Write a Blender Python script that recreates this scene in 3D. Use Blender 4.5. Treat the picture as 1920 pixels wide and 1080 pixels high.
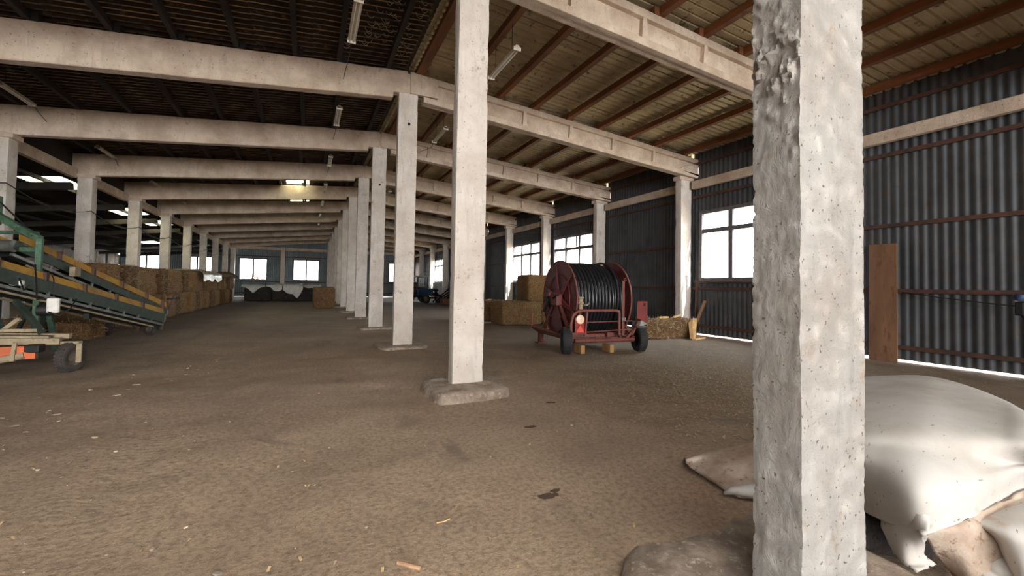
import bpy, bmesh, math, random
from mathutils import Vector, Matrix, noise
R = random.Random(7)
SC = bpy.context.scene
COL = SC.collection
for o in list(bpy.data.objects): bpy.data.objects.remove(o)

# ------------------------------------------------------------------ camera
CAM = Vector((-2.107, 0.0, 1.5))
def cam_axes(yaw, pitch, roll):
    a, b, c = math.radians(yaw), math.radians(pitch), math.radians(roll)
    F = Vector((math.sin(a)*math.cos(b), math.cos(a)*math.cos(b), math.sin(b)))
    Rt = Vector((math.cos(a), -math.sin(a), 0)); U = Rt.cross(F)
    return Rt*math.cos(c)+U*math.sin(c), -Rt*math.sin(c)+U*math.cos(c), F
cr, cu, cf = cam_axes(24.905, 1.676, .948)
cd = bpy.data.cameras.new('camera'); cam = bpy.data.objects.new('camera', cd); COL.objects.link(cam)
cd.sensor_width = 36; cd.lens = 822.33/1920*36; cd.shift_y = -26.768/1920; cd.clip_end = 400; cd.clip_start = .05
M = Matrix((cr, cu, -cf)).transposed().to_4x4(); M.translation = CAM; cam.matrix_world = M
SC.camera = cam
# ------------------------------------------------------------------ light
W = bpy.data.worlds.new('world'); SC.world = W; W.use_nodes = True
nt = W.node_tree; bg = nt.nodes['Background']
tc = nt.nodes.new('ShaderNodeTexCoord'); sx = nt.nodes.new('ShaderNodeSeparateXYZ'); rp = nt.nodes.new('ShaderNodeValToRGB')
nt.links.new(tc.outputs['Generated'], sx.inputs[0]); nt.links.new(sx.outputs['Z'], rp.inputs[0])
rp.color_ramp.elements[0].position = 0.0; rp.color_ramp.elements[0].color = (1, .98, .95, 1)
rp.color_ramp.elements[1].position = .6; rp.color_ramp.elements[1].color = (.80, .90, 1, 1)
nt.links.new(rp.outputs[0], bg.inputs[0]); bg.inputs[1].default_value = 11
sun = bpy.data.lights.new('sun', 'SUN'); sun.energy = 18; sun.angle = .009; sun.color = (1, .93, .80)
so = bpy.data.objects.new('sun', sun); COL.objects.link(so)
so.rotation_euler = Vector((-.2, 1, -.8)).to_track_quat('-Z', 'Y').to_euler(); so.location = (14, -20, 16)
# added light behind the camera to brighten the hall; no gate is modelled
def area(name, loc, d, sx_, sy_, e, color):
    l = bpy.data.lights.new(name, 'AREA'); l.shape = 'RECTANGLE'; l.size = sx_; l.size_y = sy_; l.energy = e; l.color = color
    o = bpy.data.objects.new(name, l); COL.objects.link(o); o.location = loc
    o.rotation_euler = Vector(d).to_track_quat('-Z', 'Y').to_euler(); return o
area('added_back_light', (-1.0, -21.6, 2.6), (0, 1, -.06), 17, 4.6, 5000, (1, .985, .97))
# added overhead light to brighten the near floor; no rooflight is modelled
area('added_overhead_light', (-5.5, -4.2, 6.05), (.0, .35, -1), 11, 3.5, 900, (1, .96, .9))
SC.view_settings.view_transform = 'Standard'; SC.view_settings.look = 'None'
SC.view_settings.gamma = 1; SC.view_settings.use_curve_mapping = False; SC.view_settings.exposure = 0.72
SC.cycles.use_denoising = True; SC.cycles.max_bounces = 10; SC.cycles.diffuse_bounces = 8
SC.cycles.transparent_max_bounces = 12; SC.cycles.sample_clamp_indirect = 8; SC.cycles.caustics_reflective = False; SC.cycles.caustics_refractive = False

# ------------------------------------------------------------------ materials
def srgb(h):
    def f(c): c /= 255; return c/12.92 if c <= .04045 else ((c+.055)/1.055)**2.4
    return (f(h[0]), f(h[1]), f(h[2]), 1)
class NT:
    def __init__(s, name):
        s.m = bpy.data.materials.new(name); s.m.use_nodes = True; s.t = s.m.node_tree
        s.b = s.t.nodes['Principled BSDF']; s.n = s.t.nodes; s._c = None
    def node(s, ty, **k):
        n = s.n.new(ty)
        for a, v in k.items(): setattr(n, a, v)
        return n
    def link(s, a, b): s.t.links.new(a, b)
    def coord(s, scale=(1, 1, 1), rnd=True, kind='Object'):
        t = s.node('ShaderNodeTexCoord'); mp = s.node('ShaderNodeMapping'); mp.inputs['Scale'].default_value = scale
        if rnd:
            oi = s.node('ShaderNodeObjectInfo'); mu = s.node('ShaderNodeVectorMath', operation='SCALE')
            cx = s.node('ShaderNodeCombineXYZ'); s.link(oi.outputs['Random'], cx.inputs[0]); s.link(oi.outputs['Random'], cx.inputs[1]); s.link(oi.outputs['Random'], cx.inputs[2])
            s.link(cx.outputs[0], mu.inputs[0]); mu.inputs[3].default_value = 37
            ad = s.node('ShaderNodeVectorMath', operation='ADD'); s.link(t.outputs[kind], ad.inputs[0]); s.link(mu.outputs[0], ad.inputs[1]); s.link(ad.outputs[0], mp.inputs[0])
        else: s.link(t.outputs[kind], mp.inputs[0])
        return mp.outputs[0]
    def noise(s, v, scale, detail=4, rough=.6, dist=0):
        n = s.node('ShaderNodeTexNoise'); n.inputs['Scale'].default_value = scale; n.inputs['Detail'].default_value = detail
        n.inputs['Roughness'].default_value = rough; n.inputs['Distortion'].default_value = dist; s.link(v, n.inputs['Vector']); return n.outputs[0]
    def ramp(s, f, a, b, ca=(0, 0, 0, 1), cb=(1, 1, 1, 1)):
        r = s.node('ShaderNodeValToRGB'); e = r.color_ramp.elements; e[0].position = a; e[1].position = b; e[0].color = ca; e[1].color = cb; s.link(f, r.inputs[0]); return r.outputs[0]
    def mix(s, f, a, b, mode='MIX'):
        n = s.node('ShaderNodeMix', data_type='RGBA', blend_type=mode)
        if isinstance(f, (int, float)): n.inputs[0].default_value = f
        else: s.link(f, n.inputs[0])
        for i, c in ((6, a), (7, b)):
            if isinstance(c, tuple): n.inputs[i].default_value = c
            else: s.link(c, n.inputs[i])
        return n.outputs[2]
    def math(s, op, a, b):
        n = s.node('ShaderNodeMath', operation=op)
        for i, c in ((0, a), (1, b)):
            if isinstance(c, (int, float)): n.inputs[i].default_value = c
            else: s.link(c, n.inputs[i])
        return n.outputs[0]
    def bump(s, h, strength=.5, dist=.01, prev=None):
        n = s.node('ShaderNodeBump'); n.inputs['Strength'].default_value = strength; n.inputs['Distance'].default_value = dist
        s.link(h, n.inputs['Height'])
        if prev: s.link(prev, n.inputs['Normal'])
        return n.outputs[0]
    def done(s, color, rough=.8, metal=0, normal=None):
        if isinstance(color, tuple): s.b.inputs['Base Color'].default_value = color
        else: s.link(color, s.b.inputs['Base Color'])
        if isinstance(rough, (int, float)): s.b.inputs['Roughness'].default_value = rough
        else: s.link(rough, s.b.inputs['Roughness'])
        s.b.inputs['Metallic'].default_value = metal
        if normal: s.link(normal, s.b.inputs['Normal'])
        return s.m
def simple(name, c, c2=None, scale=6, rough=.7, metal=0, bump=.3, bscale=40, stretch=(1, 1, 1), lo=.35, hi=.7, spot=None, dist=.006):
    t = NT(name); v = t.coord(stretch); f = t.noise(v, scale, 5)
    col = t.mix(t.ramp(f, lo, hi), srgb(c), srgb(c2 or tuple(int(x*.75) for x in c)))
    if spot: col = t.mix(t.ramp(t.noise(v, scale*3.1, 4, .7), .58, .68), col, srgb(spot))
    return t.done(col, rough, metal, t.bump(t.noise(v, bscale, 4), bump, dist))
MT = {}
def whitewash(name, base, low, hero=False):
    t = NT(name); v = t.coord((1, 1, 1)); vs = t.coord((1, 1, .18))
    c = t.mix(t.ramp(t.noise(v, 1.7, 5, .65), .38, .68), srgb(base), srgb(low))
    c = t.mix(t.ramp(t.noise(vs, 9, 5, .7), .52, .75), c, srgb(tuple(int(x*.86) for x in base)))
    c = t.mix(t.ramp(t.noise(v, 3.1, 6, .75), .60, .70), c, srgb((164, 146, 126)))
    sp = t.ramp(t.noise(v, 46 if hero else 30, 2, .6), .66, .72)
    c = t.mix(sp, c, srgb((120, 106, 98)))
    h1 = t.noise(v, 9, 8, .78, .8); h2 = t.noise(vs, 38, 5, .7); h3 = t.noise(v, 46 if hero else 30, 2, .6)
    n = t.bump(h1, .8 if hero else .55, .05 if hero else .035); n = t.bump(h2, .45, .012, n); n = t.bump(t.ramp(h3, .66, .74, (1, 1, 1, 1), (0, 0, 0, 1)), .5, .01, n)
    return t.done(c, .88, 0, n)
MT['wash'] = whitewash('whitewashed_concrete', (222, 214, 206), (200, 188, 176))
MT['wash_hero'] = whitewash('rough_whitewashed_concrete', (186, 183, 179), (170, 163, 156), True)
MT['beam'] = whitewash('whitewashed_beam', (218, 200, 180), (180, 158, 138))
def concrete():
    t = NT('crumbled_concrete'); v = t.coord()
    c = t.mix(t.ramp(t.noise(v, 5, 6, .7), .35, .62), srgb((190, 172, 154)), srgb((138, 122, 108)))
    c = t.mix(t.ramp(t.noise(v, 16, 5, .7), .56, .66), c, srgb((206, 190, 174)))
    c = t.mix(t.ramp(t.noise(v, 9, 5, .7), .64, .72), c, srgb((88, 80, 74)))
    return t.done(c, .95, 0, t.bump(t.noise(v, 22, 7, .75), .9, .03))
MT['concrete'] = concrete()
def dirt():
    t = NT('packed_dirt'); v = t.coord(rnd=False)
    big = t.noise(v, .35, 5, .6, .4); mid = t.noise(v, 1.6, 6, .65); fine = t.noise(v, 26, 6, .75); spk = t.noise(v, 90, 3, .7)
    c = t.mix(t.ramp(big, .38, .62), srgb((204, 176, 149)), srgb((168, 144, 120)))
    c = t.mix(t.ramp(mid, .40, .66), c, srgb((184, 160, 134)))
    c = t.mix(t.ramp(t.noise(v, .8, 5, .7, 1), .58, .70), c, srgb((146, 127, 108)))
    c = t.mix(t.ramp(fine, .44, .66), c, srgb((140, 120, 100)))
    c = t.mix(t.ramp(spk, .62, .70), c, srgb((216, 200, 178)))
    # darker ground to the left, to the right and towards the far end
    xs = t.node('ShaderNodeSeparateXYZ'); t.link(v, xs.inputs[0])
    xx = t.math('ADD', xs.outputs['X'], t.math('MULTIPLY', t.math('SUBTRACT', mid, .5), 3.0))
    yy = t.math('ADD', xs.outputs['Y'], t.math('MULTIPLY', t.math('SUBTRACT', big, .5), 9.0))
    c = t.mix(t.math('MULTIPLY', t.ramp(t.math('MULTIPLY', xx, -.1), .43, .66), .55), c, srgb((92, 80, 70)))
    c = t.mix(t.math('MULTIPLY', t.ramp(t.math('MULTIPLY', yy, .02), .22, .62), .8), c, srgb((96, 82, 70)))
    right = t.math('MULTIPLY', t.ramp(t.math('MULTIPLY', xx, .1), .04, .26), .60)
    c = t.mix(right, c, srgb((112, 94, 78)))
    # chaff on the right hand side
    strw = t.coord((1, 1, 1), rnd=False); chf = t.math('MULTIPLY', t.ramp(t.noise(strw, 60, 3, .8, 2), .56, .64), t.ramp(t.math('MULTIPLY', xx, .1), .12, .3))
    c = t.mix(t.math('MULTIPLY', chf, .55), c, srgb((168, 144, 106)))
    # damp oil stains
    for (px, py, rx, ry) in ((-.50, 2.80, .085, .05), (-.40, 2.85, .05, .025), (.10, 4.21, .085, .04), (.80, 5.0, .08, .04)):
        vm = t.node('ShaderNodeVectorMath', operation='SUBTRACT'); t.link(v, vm.inputs[0]); vm.inputs[1].default_value = (px, py, 0)
        vd = t.node('ShaderNodeVectorMath', operation='DIVIDE'); t.link(vm.outputs[0], vd.inputs[0]); vd.inputs[1].default_value = (rx, ry, 1)
        ln = t.node('ShaderNodeVectorMath', operation='LENGTH'); t.link(vd.outputs[0], ln.inputs[0])
        d = t.math('ADD', ln.outputs['Value'], t.math('MULTIPLY', t.math('SUBTRACT', t.noise(v, 18, 3), .5), 1.3))
        c = t.mix(t.ramp(d, .85, 1.15, (1, 1, 1, 1), (0, 0, 0, 1)), c, srgb((92, 72, 58)))
    wv = t.node('ShaderNodeTexWave'); wv.inputs['Scale'].default_value = 4.2; wv.inputs['Distortion'].default_value = 7; wv.bands_direction = 'Y'
    t.link(v, wv.inputs['Vector'])
    trk = t.ramp(t.math('ABSOLUTE', t.math('ADD', xs.outputs['X'], 3.3), 0), .25, .45, (1, 1, 1, 1), (0, 0, 0, 1))
    n = t.bump(mid, .7, .07); n = t.bump(fine, .8, .03, n); n = t.bump(t.noise(v, 8, 6, .8), .6, .04, n); n = t.bump(spk, .5, .01, n)
    n = t.bump(t.math('MULTIPLY', wv.outputs[0], trk), .16, .02, n)
    return t.done(c, .95, 0, n)
MT['dirt'] = dirt()
MT['outground'] = simple('bare_yard', (176, 160, 138), (140, 128, 108), 1.5, .95)
MT['sheet'] = simple('galvanised_sheet', (88, 91, 95), (66, 68, 72), 1.2, .5, .4, .15, 9, (1, 1, .15), spot=(84, 74, 64))
MT['sheet_pale'] = simple('pale_galvanised_sheet', (124, 136, 140), (104, 114, 118), 1.2, .5, .5, .15, 9, (1, 1, .15))
MT['roof'] = simple('pale_roof_sheet', (200, 187, 154), (170, 157, 126), 1.6, .6, .2, .15, 12, spot=(104, 92, 72))
MT['soot'] = simple('sooty_roof_sheet', (62, 48, 36), (32, 25, 20), 1.1, .8, .1, .3, 16, spot=(98, 84, 66))
MT['soot_rib'] = simple('highlight_roof_rib', (172, 142, 108), (74, 58, 44), 1.4, .55, .2, .2, 12, lo=.38, hi=.62)  # rib highlight painted into the colour of the sooty sheet
MT['roof_rib'] = simple('pale_roof_rib', (240, 230, 200), (216, 204, 172), 1.6, .55, .2, .15, 12)  # lighter twin of the right roof sheet, standing in for lit ribs
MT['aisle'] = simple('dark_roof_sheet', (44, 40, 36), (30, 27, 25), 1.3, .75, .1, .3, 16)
MT['purlin'] = simple('rust_brown_timber', (132, 80, 44), (92, 54, 30), 5, .65, 0, .4, 30, (1, .1, 1))
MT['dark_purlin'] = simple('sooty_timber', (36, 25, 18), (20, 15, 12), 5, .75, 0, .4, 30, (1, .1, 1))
MT['girt'] = simple('rusty_girt', (98, 66, 54), (62, 48, 44), 5, .7, .2, .3, 40)
MT['panel'] = simple('grey_wall_panel', (150, 142, 134), (122, 114, 108), 3, .9, 0, .3)
MT['aislebeam'] = simple('shade_toned_concrete', (52, 47, 43), (38, 35, 32), 3, .9)  # concrete darkened to stand in for the gloom of the left aisle
MT['dark'] = simple('dark_metal', (34, 33, 34), (24, 22, 22), 6, .6, .3)
MT['winframe'] = simple('weathered_window_frame', (112, 108, 112), (84, 80, 82), 8, .6, 0, .3)
MT['red'] = simple('faded_red_paint', (108, 46, 46), (78, 34, 36), 4, .55, .1, .3, 30, spot=(104, 66, 48))
MT['redbar'] = simple('rusty_red_bar', (122, 68, 58), (90, 50, 44), 9, .6, .1, .3, 30, spot=(150, 100, 80))
MT['redbright'] = simple('red_plate', (122, 46, 40), (98, 38, 34), 7, .5, 0, .3, 30)
MT['hose'] = simple('black_rubber_hose', (30, 31, 34), (20, 20, 23), 5, .33, 0, .1, 60)
MT['tyre'] = simple('dusty_tyre_rubber', (74, 68, 62), (44, 42, 40), 9, .9, 0, .5, 50)
MT['tyre_dark'] = simple('black_tyre_rubber', (46, 46, 48), (30, 30, 32), 9, .8, 0, .5, 50)
MT['rim'] = simple('dusty_rim', (120, 108, 96), (86, 76, 68), 9, .8, .2)
MT['lens_white'] = simple('white_lamp_lens', (240, 214, 190), (220, 180, 150), 12, .3)
MT['lens_red'] = simple('red_reflector', (226, 96, 84), (200, 60, 54), 20, .3)
MT['lens_red2'] = simple('deep_red_lens', (150, 44, 38), (120, 34, 30), 20, .3)
MT['green'] = simple('worn_green_paint', (78, 112, 88), (50, 74, 58), 6, .6, .1, .3, 30, spot=(120, 140, 116))
MT['dgreen'] = simple('dark_green_paint', (54, 66, 56), (38, 46, 40), 4, .6, .1, .3, 30, spot=(72, 78, 66))
MT['yellow'] = simple('worn_yellow_guard', (180, 134, 38), (128, 96, 48), 2.4, .6, 0, .3, 30, spot=(112, 92, 60))
MT['steelgrey'] = simple('grey_steel_rail', (124, 124, 118), (88, 88, 84), 6, .5, .5)
MT['rail'] = simple('dusty_cream_rail', (168, 152, 124), (128, 116, 94), 6, .75, 0, .3, 30, spot=(104, 92, 72))
MT['orange'] = simple('orange_paint', (214, 104, 52), (176, 84, 44), 6, .6)
MT['white_box'] = simple('white_casing', (228, 226, 220), (200, 198, 192), 8, .5)
MT['wood'] = simple('raw_timber', (176, 134, 84), (140, 104, 64), 7, .8, 0, .4, 40, (1, 1, .2))
MT['palewood'] = simple('pale_split_wood', (222, 184, 128), (190, 146, 94), 9, .8, 0, .4, 40)
MT['board'] = simple('brown_plywood', (134, 98, 72), (110, 80, 58), 3, .8, 0, .15, 40, (1, 1, .3), spot=(98, 66, 46))
MT['cabinetwhite'] = simple('lamp_housing_enamel', (214, 206, 192), (186, 176, 160), 6, .45)
MT['tube'] = simple('unlit_lamp_tube', (236, 232, 224), (220, 216, 208), 6, .25)
MT['wire'] = simple('black_cable', (34, 30, 28), (24, 22, 20), 6, .6)
MT['blue'] = simple('tractor_blue', (44, 72, 104), (28, 46, 70), 6, .5, .1)
MT['tarp'] = simple('grey_white_tarp', (222, 220, 216), (190, 186, 182), 4, .6, 0, .4, 12)
MT['darkheap'] = simple('dark_heap', (58, 52, 50), (38, 34, 34), 5, .95, 0, .8, 20, dist=.03)
MT['chip'] = simple('pale_debris', (206, 188, 164), (170, 150, 126), 30, .9)
MT['stick'] = simple('peeled_stick', (182, 148, 116), (150, 118, 90), 20, .8)
MT['pebble'] = simple('dusty_pebble', (150, 136, 120), (120, 106, 92), 20, .95)
def hay(name, a, b, d):
    t = NT(name); v1 = t.coord((1, 1, 6)); v2 = t.coord((5, 5, 1)); v = t.coord()
    f1 = t.noise(v1, 8, 6, .8, 1.5); f2 = t.noise(v2, 8, 6, .8, 1.5); f = t.mix(t.ramp(t.noise(v, 3, 3), .45, .55), f1, f2)
    c = t.mix(t.ramp(f, .42, .58), srgb(b), srgb(a))
    c = t.mix(t.ramp(t.noise(v, 2.2, 4, .7), .5, .75), c, srgb(d))
    return t.done(c, .95, 0, t.bump(f, 1, .07))
MT['hay'] = hay('straw_bale', (210, 166, 112), (108, 74, 42), (140, 98, 58))
MT['haydark'] = hay('dusty_hay', (156, 118, 76), (80, 56, 34), (98, 70, 44))
MT['straw'] = simple('loose_straw', (196, 172, 134), (130, 104, 74), 30, .9)
def felt():
    t = NT('white_felt'); v = t.coord(rnd=False); vs = t.coord((1, 2.5, 1), rnd=False)
    c = t.mix(t.ramp(t.noise(v, 2.0, 5, .6), .42, .72), srgb((186, 183, 179)), srgb((166, 159, 151)))
    c = t.mix(t.ramp(t.noise(v, 3.4, 4, .6, .5), .62, .76), c, srgb((170, 150, 132)))
    c = t.mix(t.ramp(t.noise(vs, 24, 2, .5), .70, .75), c, srgb((132, 116, 104)))
    return t.done(c, .95, 0, t.bump(t.noise(v, 90, 4, .8), .35, .004))
MT['felt'] = felt()
MT['felt_dirty'] = simple('soiled_felt', (186, 172, 158), (140, 116, 98), 5, .95, 0, .6, 60, spot=(120, 92, 74))
def glass():
    t = NT('window_glass'); n = t.node('ShaderNodeBsdfTransparent'); g = t.node('ShaderNodeBsdfGlossy'); g.inputs['Roughness'].default_value = .1
    n.inputs[0].default_value = (.93, .95, .96, 1); mx = t.node('ShaderNodeMixShader'); mx.inputs[0].default_value = .06
    t.link(n.outputs[0], mx.inputs[1]); t.link(g.outputs[0], mx.inputs[2]); t.link(mx.outputs[0], t.n['Material Output'].inputs['Surface']); return t.m
MT['glass'] = glass()
def translucent(name, c, tr):
    t = NT(name); n = t.node('ShaderNodeBsdfTranslucent'); n.inputs[0].default_value = c; g = t.node('ShaderNodeBsdfTransparent'); g.inputs[0].default_value = c
    mx = t.node('ShaderNodeMixShader'); mx.inputs[0].default_value = tr
    t.link(n.outputs[0], mx.inputs[1]); t.link(g.outputs[0], mx.inputs[2]); t.link(mx.outputs[0], t.n['Material Output'].inputs['Surface']); return t.m
MT['skylight'] = translucent('yellowed_translucent_sheet', srgb((196, 188, 150)), .05)
MT['film'] = simple('milky_plastic_film', (196, 186, 166), (164, 150, 124), 5, .35, 0, .4, 14)

# ------------------------------------------------------------------ helpers
def link(o, parent=None):
    COL.objects.link(o)
    if parent: o.parent = parent
    return o
def tag(o, label=None, cat=None, group=None, kind=None):
    if label: o['label'] = label
    if cat: o['category'] = cat
    if group: o['group'] = group
    if kind or (label and cat not in ('column', 'beam', 'post')): o['kind'] = kind or 'thing'
    return o
def empty(name, loc=(0, 0, 0), rz=0, **k):
    o = bpy.data.objects.new(name, None); o.location = loc; o.rotation_euler = (0, 0, rz); o.empty_display_size = .1
    link(o); return tag(o, **k)
class MB:
    def __init__(s): s.v = []; s.f = []
    def add(s, vs, fs):
        b = len(s.v); s.v += [tuple(v) for v in vs]; s.f += [tuple(i+b for i in f) for f in fs]; return s
    def box(s, c, d, rot=None, ch=0):
        x, y, z = d[0]/2, d[1]/2, d[2]/2
        vs = [Vector((a*x, b*y, e*z)) for a in (-1, 1) for b in (-1, 1) for e in (-1, 1)]
        if rot: vs = [rot @ v for v in vs]
        c = Vector(c); return s.add([v+c for v in vs], [(0, 1, 3, 2), (4, 6, 7, 5), (0, 4, 5, 1), (2, 3, 7, 6), (0, 2, 6, 4), (1, 5, 7, 3)])
    def bar(s, a, b, w, h, up=(0, 0, 1)):
        a, b = Vector(a), Vector(b); d = b-a; L = d.length; d.normalize(); up = Vector(up)
        if abs(d.dot(up)) > .97: up = Vector((1, 0, 0))
        r = d.cross(up).normalized(); u = r.cross(d).normalized()
        m = Matrix((r, d, u)).transposed(); return s.box((a+b)/2, (w, L, h), m)
    def tube(s, pts, r, n=8, closed=False, caps=True):
        pts = [Vector(p) for p in pts]; N = len(pts); rr = r if isinstance(r, (list, tuple)) else [r]*N
        ring = []; prev = None
        for i, p in enumerate(pts):
            if closed: d = pts[(i+1) % N]-pts[i-1]
            else: d = pts[min(i+1, N-1)]-pts[max(i-1, 0)]
            d = d.normalized() if d.length > 1e-9 else Vector((0, 0, 1))
            if prev is None:
                u = Vector((0, 0, 1)) if abs(d.z) < .9 else Vector((1, 0, 0)); a = d.cross(u).normalized()
            else:
                a = (prev-d*prev.dot(d)); a = a.normalized() if a.length > 1e-6 else d.orthogonal().normalized()
            prev = a; b = d.cross(a); ring.append([p+(a*math.cos(2*math.pi*k/n)+b*math.sin(2*math.pi*k/n))*rr[i] for k in range(n)])
        vs = [v for q in ring for v in q]; fs = []
        for i in range(N if closed else N-1):
            j = (i+1) % N
            for k in range(n): fs.append((i*n+k, i*n+(k+1) % n, j*n+(k+1) % n, j*n+k))
        if caps and not closed: fs += [tuple(range(n))[::-1], tuple((N-1)*n+k for k in range(n))]
        return s.add(vs, fs)
    def lathe(s, prof, c, axis, n=32, closed=False):
        # prof: list of (radius, along) ; revolves about axis through c
        c = Vector(c); ax = Vector(axis).normalized(); a = ax.orthogonal().normalized(); b = ax.cross(a); N = len(prof)
        vs = [c+ax*h+(a*math.cos(2*math.pi*k/n)+b*math.sin(2*math.pi*k/n))*r for r, h in prof for k in range(n)]; fs = []
        for i in range(N if closed else N-1):
            j = (i+1) % N
            for k in range(n): fs.append((i*n+k, i*n+(k+1) % n, j*n+(k+1) % n, j*n+k))
        if not closed:
            if prof[0][0] > 1e-6: fs.append(tuple(range(n))[::-1])
            if prof[-1][0] > 1e-6: fs.append(tuple((N-1)*n+k for k in range(n)))
        return s.add(vs, fs)
    def prism(s, pts, t, m=None):
        # pts: 2D outline (x,z) ; thickness t along y, transformed by m
        n = len(pts); vs = [Vector((p[0], -t/2, p[1])) for p in pts]+[Vector((p[0], t/2, p[1])) for p in pts]
        if m: vs = [m @ v for v in vs]
        return s.add(vs, [tuple(range(n)), tuple(range(2*n-1, n-1, -1))]+[(i, i+n, (i+1) % n+n, (i+1) % n) for i in range(n)])
    def mesh(s, name, mat, smooth=False, fix=True):
        me = bpy.data.meshes.new(name); me.from_pydata(s.v, [], s.f); me.materials.append(mat)
        if fix:
            bm = bmesh.new(); bm.from_mesh(me); bmesh.ops.recalc_face_normals(bm, faces=bm.faces); bm.to_mesh(me); bm.free()
        if smooth:
            me.polygons.foreach_set('use_smooth', [True]*len(me.polygons))
            if smooth == 'auto': me.set_sharp_from_angle(angle=math.radians(38))
        return me
    def obj(s, name, mat, parent=None, smooth=False, bevel=0, loc=None, fix=True):
        o = bpy.data.objects.new(name, s.mesh(name, mat, smooth, fix)); link(o, parent)
        if loc: o.location = loc
        if bevel:
            b = o.modifiers.new('bevel', 'BEVEL'); b.width = bevel; b.segments = 2; b.limit_method = 'ANGLE'
        return o
def inst(name, me, loc=(0, 0, 0), rot=(0, 0, 0), parent=None, scale=None):
    o = bpy.data.objects.new(name, me); link(o, parent); o.location = loc; o.rotation_euler = rot
    if scale: o.scale = scale
    return o
def copy_tree(o, parent=None):
    c = o.copy(); COL.objects.link(c); c.parent = parent
    for ch in list(o.children): copy_tree(ch, c)
    return c
ORD = ['zeroth', 'first', 'second', 'third', 'fourth', 'fifth', 'sixth', 'seventh', 'eighth', 'ninth', 'tenth', 'eleventh', 'twelfth', 'thirteenth', 'fourteenth', 'fifteenth', 'sixteenth', 'seventeenth', 'eighteenth', 'nineteenth', 'twentieth']
S, Y1 = 4.731, 1.359
def YK(k): return 1.267 if k == 1 else Y1+(k-1)*S
NF = 12                    # frames; the last one stands at the far gable
XR, XL, XA = 9.354, -9.233, -18.5   # right column row, left column row, outer wall of the left aisle
XW, YF, YB = 9.70, 53.75, -22.0      # right wall, far gable, back gable
SL = .0872
def ztop(x): return 6.73-SL*abs(x)      # top of roof beams
def noise_disp(me, amp, sc, seed=0, fn=None):
    off = Vector((seed*7.3, seed*3.1, seed*1.7))
    for v in me.vertices:
        a = amp*(fn(v.co) if fn else 1)
        v.co += noise.noise_vector(v.co*sc+off)*a
# ------------------------------------------------------------------ setting: floor
def build_floor():
    def axis(lo, hi, f0, f1, fine, coarse):
        a = [lo]; 
        while a[-1] < hi-1e-6:
            st = fine if f0 <= a[-1] < f1 else coarse
            a.append(min(a[-1]+st, hi, *( [f0] if a[-1] < f0 else []) ))
        return a
    xs = axis(-18.6, 9.74, -7, 9.74, .12, .6); ys = axis(YB, 53.8, 0, 13, .12, .6)
    def h(x, y):
        n = noise.fractal(Vector((x*.9, y*.9, 0)), 1, 2, 4)*.026+noise.noise(Vector((x*4, y*4, 3)))*.010
        rut = -.02*math.exp(-((x+3.3)/.22)**2)-.015*math.exp(-((x+5.0)/.2)**2)
        return min(n+rut-.004, .018)
    vs = [(x, y, h(x, y)) for y in ys for x in xs]; nx = len(xs)
    fs = [(j*nx+i, j*nx+i+1, (j+1)*nx+i+1, (j+1)*nx+i) for j in range(len(ys)-1) for i in range(nx-1)]
    tag(MB().add(vs, fs).obj('floor', MT['dirt'], smooth=True), kind='structure')
build_floor()
g = MB().box((40, 20, -.17), (60, 130, .2)).box((-49, 20, -.17), (60, 130, .2)).box((-4.4, 84, -.17), (28.6, 60, .2))
tag(g.obj('trim_1', MT['outground']), kind='structure')     # the yard outside the walls

# ------------------------------------------------------------------ corrugated sheets
def corr(width, length, pitch, depth, trap=False, rows=1):
    """sheet in local XY: corrugation repeats along x, runs along y, height z"""
    prof = []
    n = max(1, round(width/pitch)); p = width/n
    for i in range(n):
        if trap: prof += [(i*p, 0), (i*p+.62*p, 0), (i*p+.72*p, -depth), (i*p+.90*p, -depth)]
        else: prof += [(i*p+p*q/8, depth/2*math.cos(2*math.pi*q/8)) for q in range(8)]
    prof.append((width, 0 if trap else depth/2))
    m = MB(); N = len(prof)
    m.add([(x, y, z) for y in (0, length) for x, z in prof], [(i, i+1, N+i+1, N+i) for i in range(N-1)])
    return m
# right wall, with window openings, a slit of daylight under the sheets and small gaps beside the beam ends
ZE = 6.14
wall_r = tag(empty('wall_right', (XW, 0, 0)), kind='structure')
sheet_cache = {}
def wall_sheet(parent, y0, y1, z0, z1, mat='sheet', flip=1):
    """vertical sheet on a wall that runs along Y (parent at the wall plane)"""
    key = (round(y1-y0, 3), round(z1-z0, 3), mat)
    if key not in sheet_cache:
        sheet_cache[key] = corr(y1-y0, z1-z0, .165, .028).mesh('sheet', MT[mat], True, False)
    o = inst('sheet', sheet_cache[key], (0, y0, z0), (math.pi/2, 0, math.pi/2), parent); return o
def gable_sheet(parent, x0, x1, z0, z1, mat='sheet'):
    key = ('g', round(x1-x0, 3), round(z1-z0, 3), mat)
    if key not in sheet_cache: sheet_cache[key] = corr(x1-x0, z1-z0, .165, .035).mesh('sheet', MT[mat], True, False)
    return inst('sheet', sheet_cache[key], (x0, 0, z0), (math.pi/2, 0, 0), parent)
ZS, ZT = 1.78, 4.10
RWIN = {2: (7.05, 10.56), 4: (16.5, 20.1), 5: (21.55, 25.2), 9: (40.6, 44.1)}
def split(a, b, w=1.16):
    n = max(1, round((b-a)/w)); return [(a+(b-a)*i/n, a+(b-a)*(i+1)/n) for i in range(n)]
edges = [(YB, YK(1)+.16)]+[(YK(k)+.16, YK(k+1)+.16) for k in range(1, NF)]+[(YK(NF)+.16, YF)]
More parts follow.
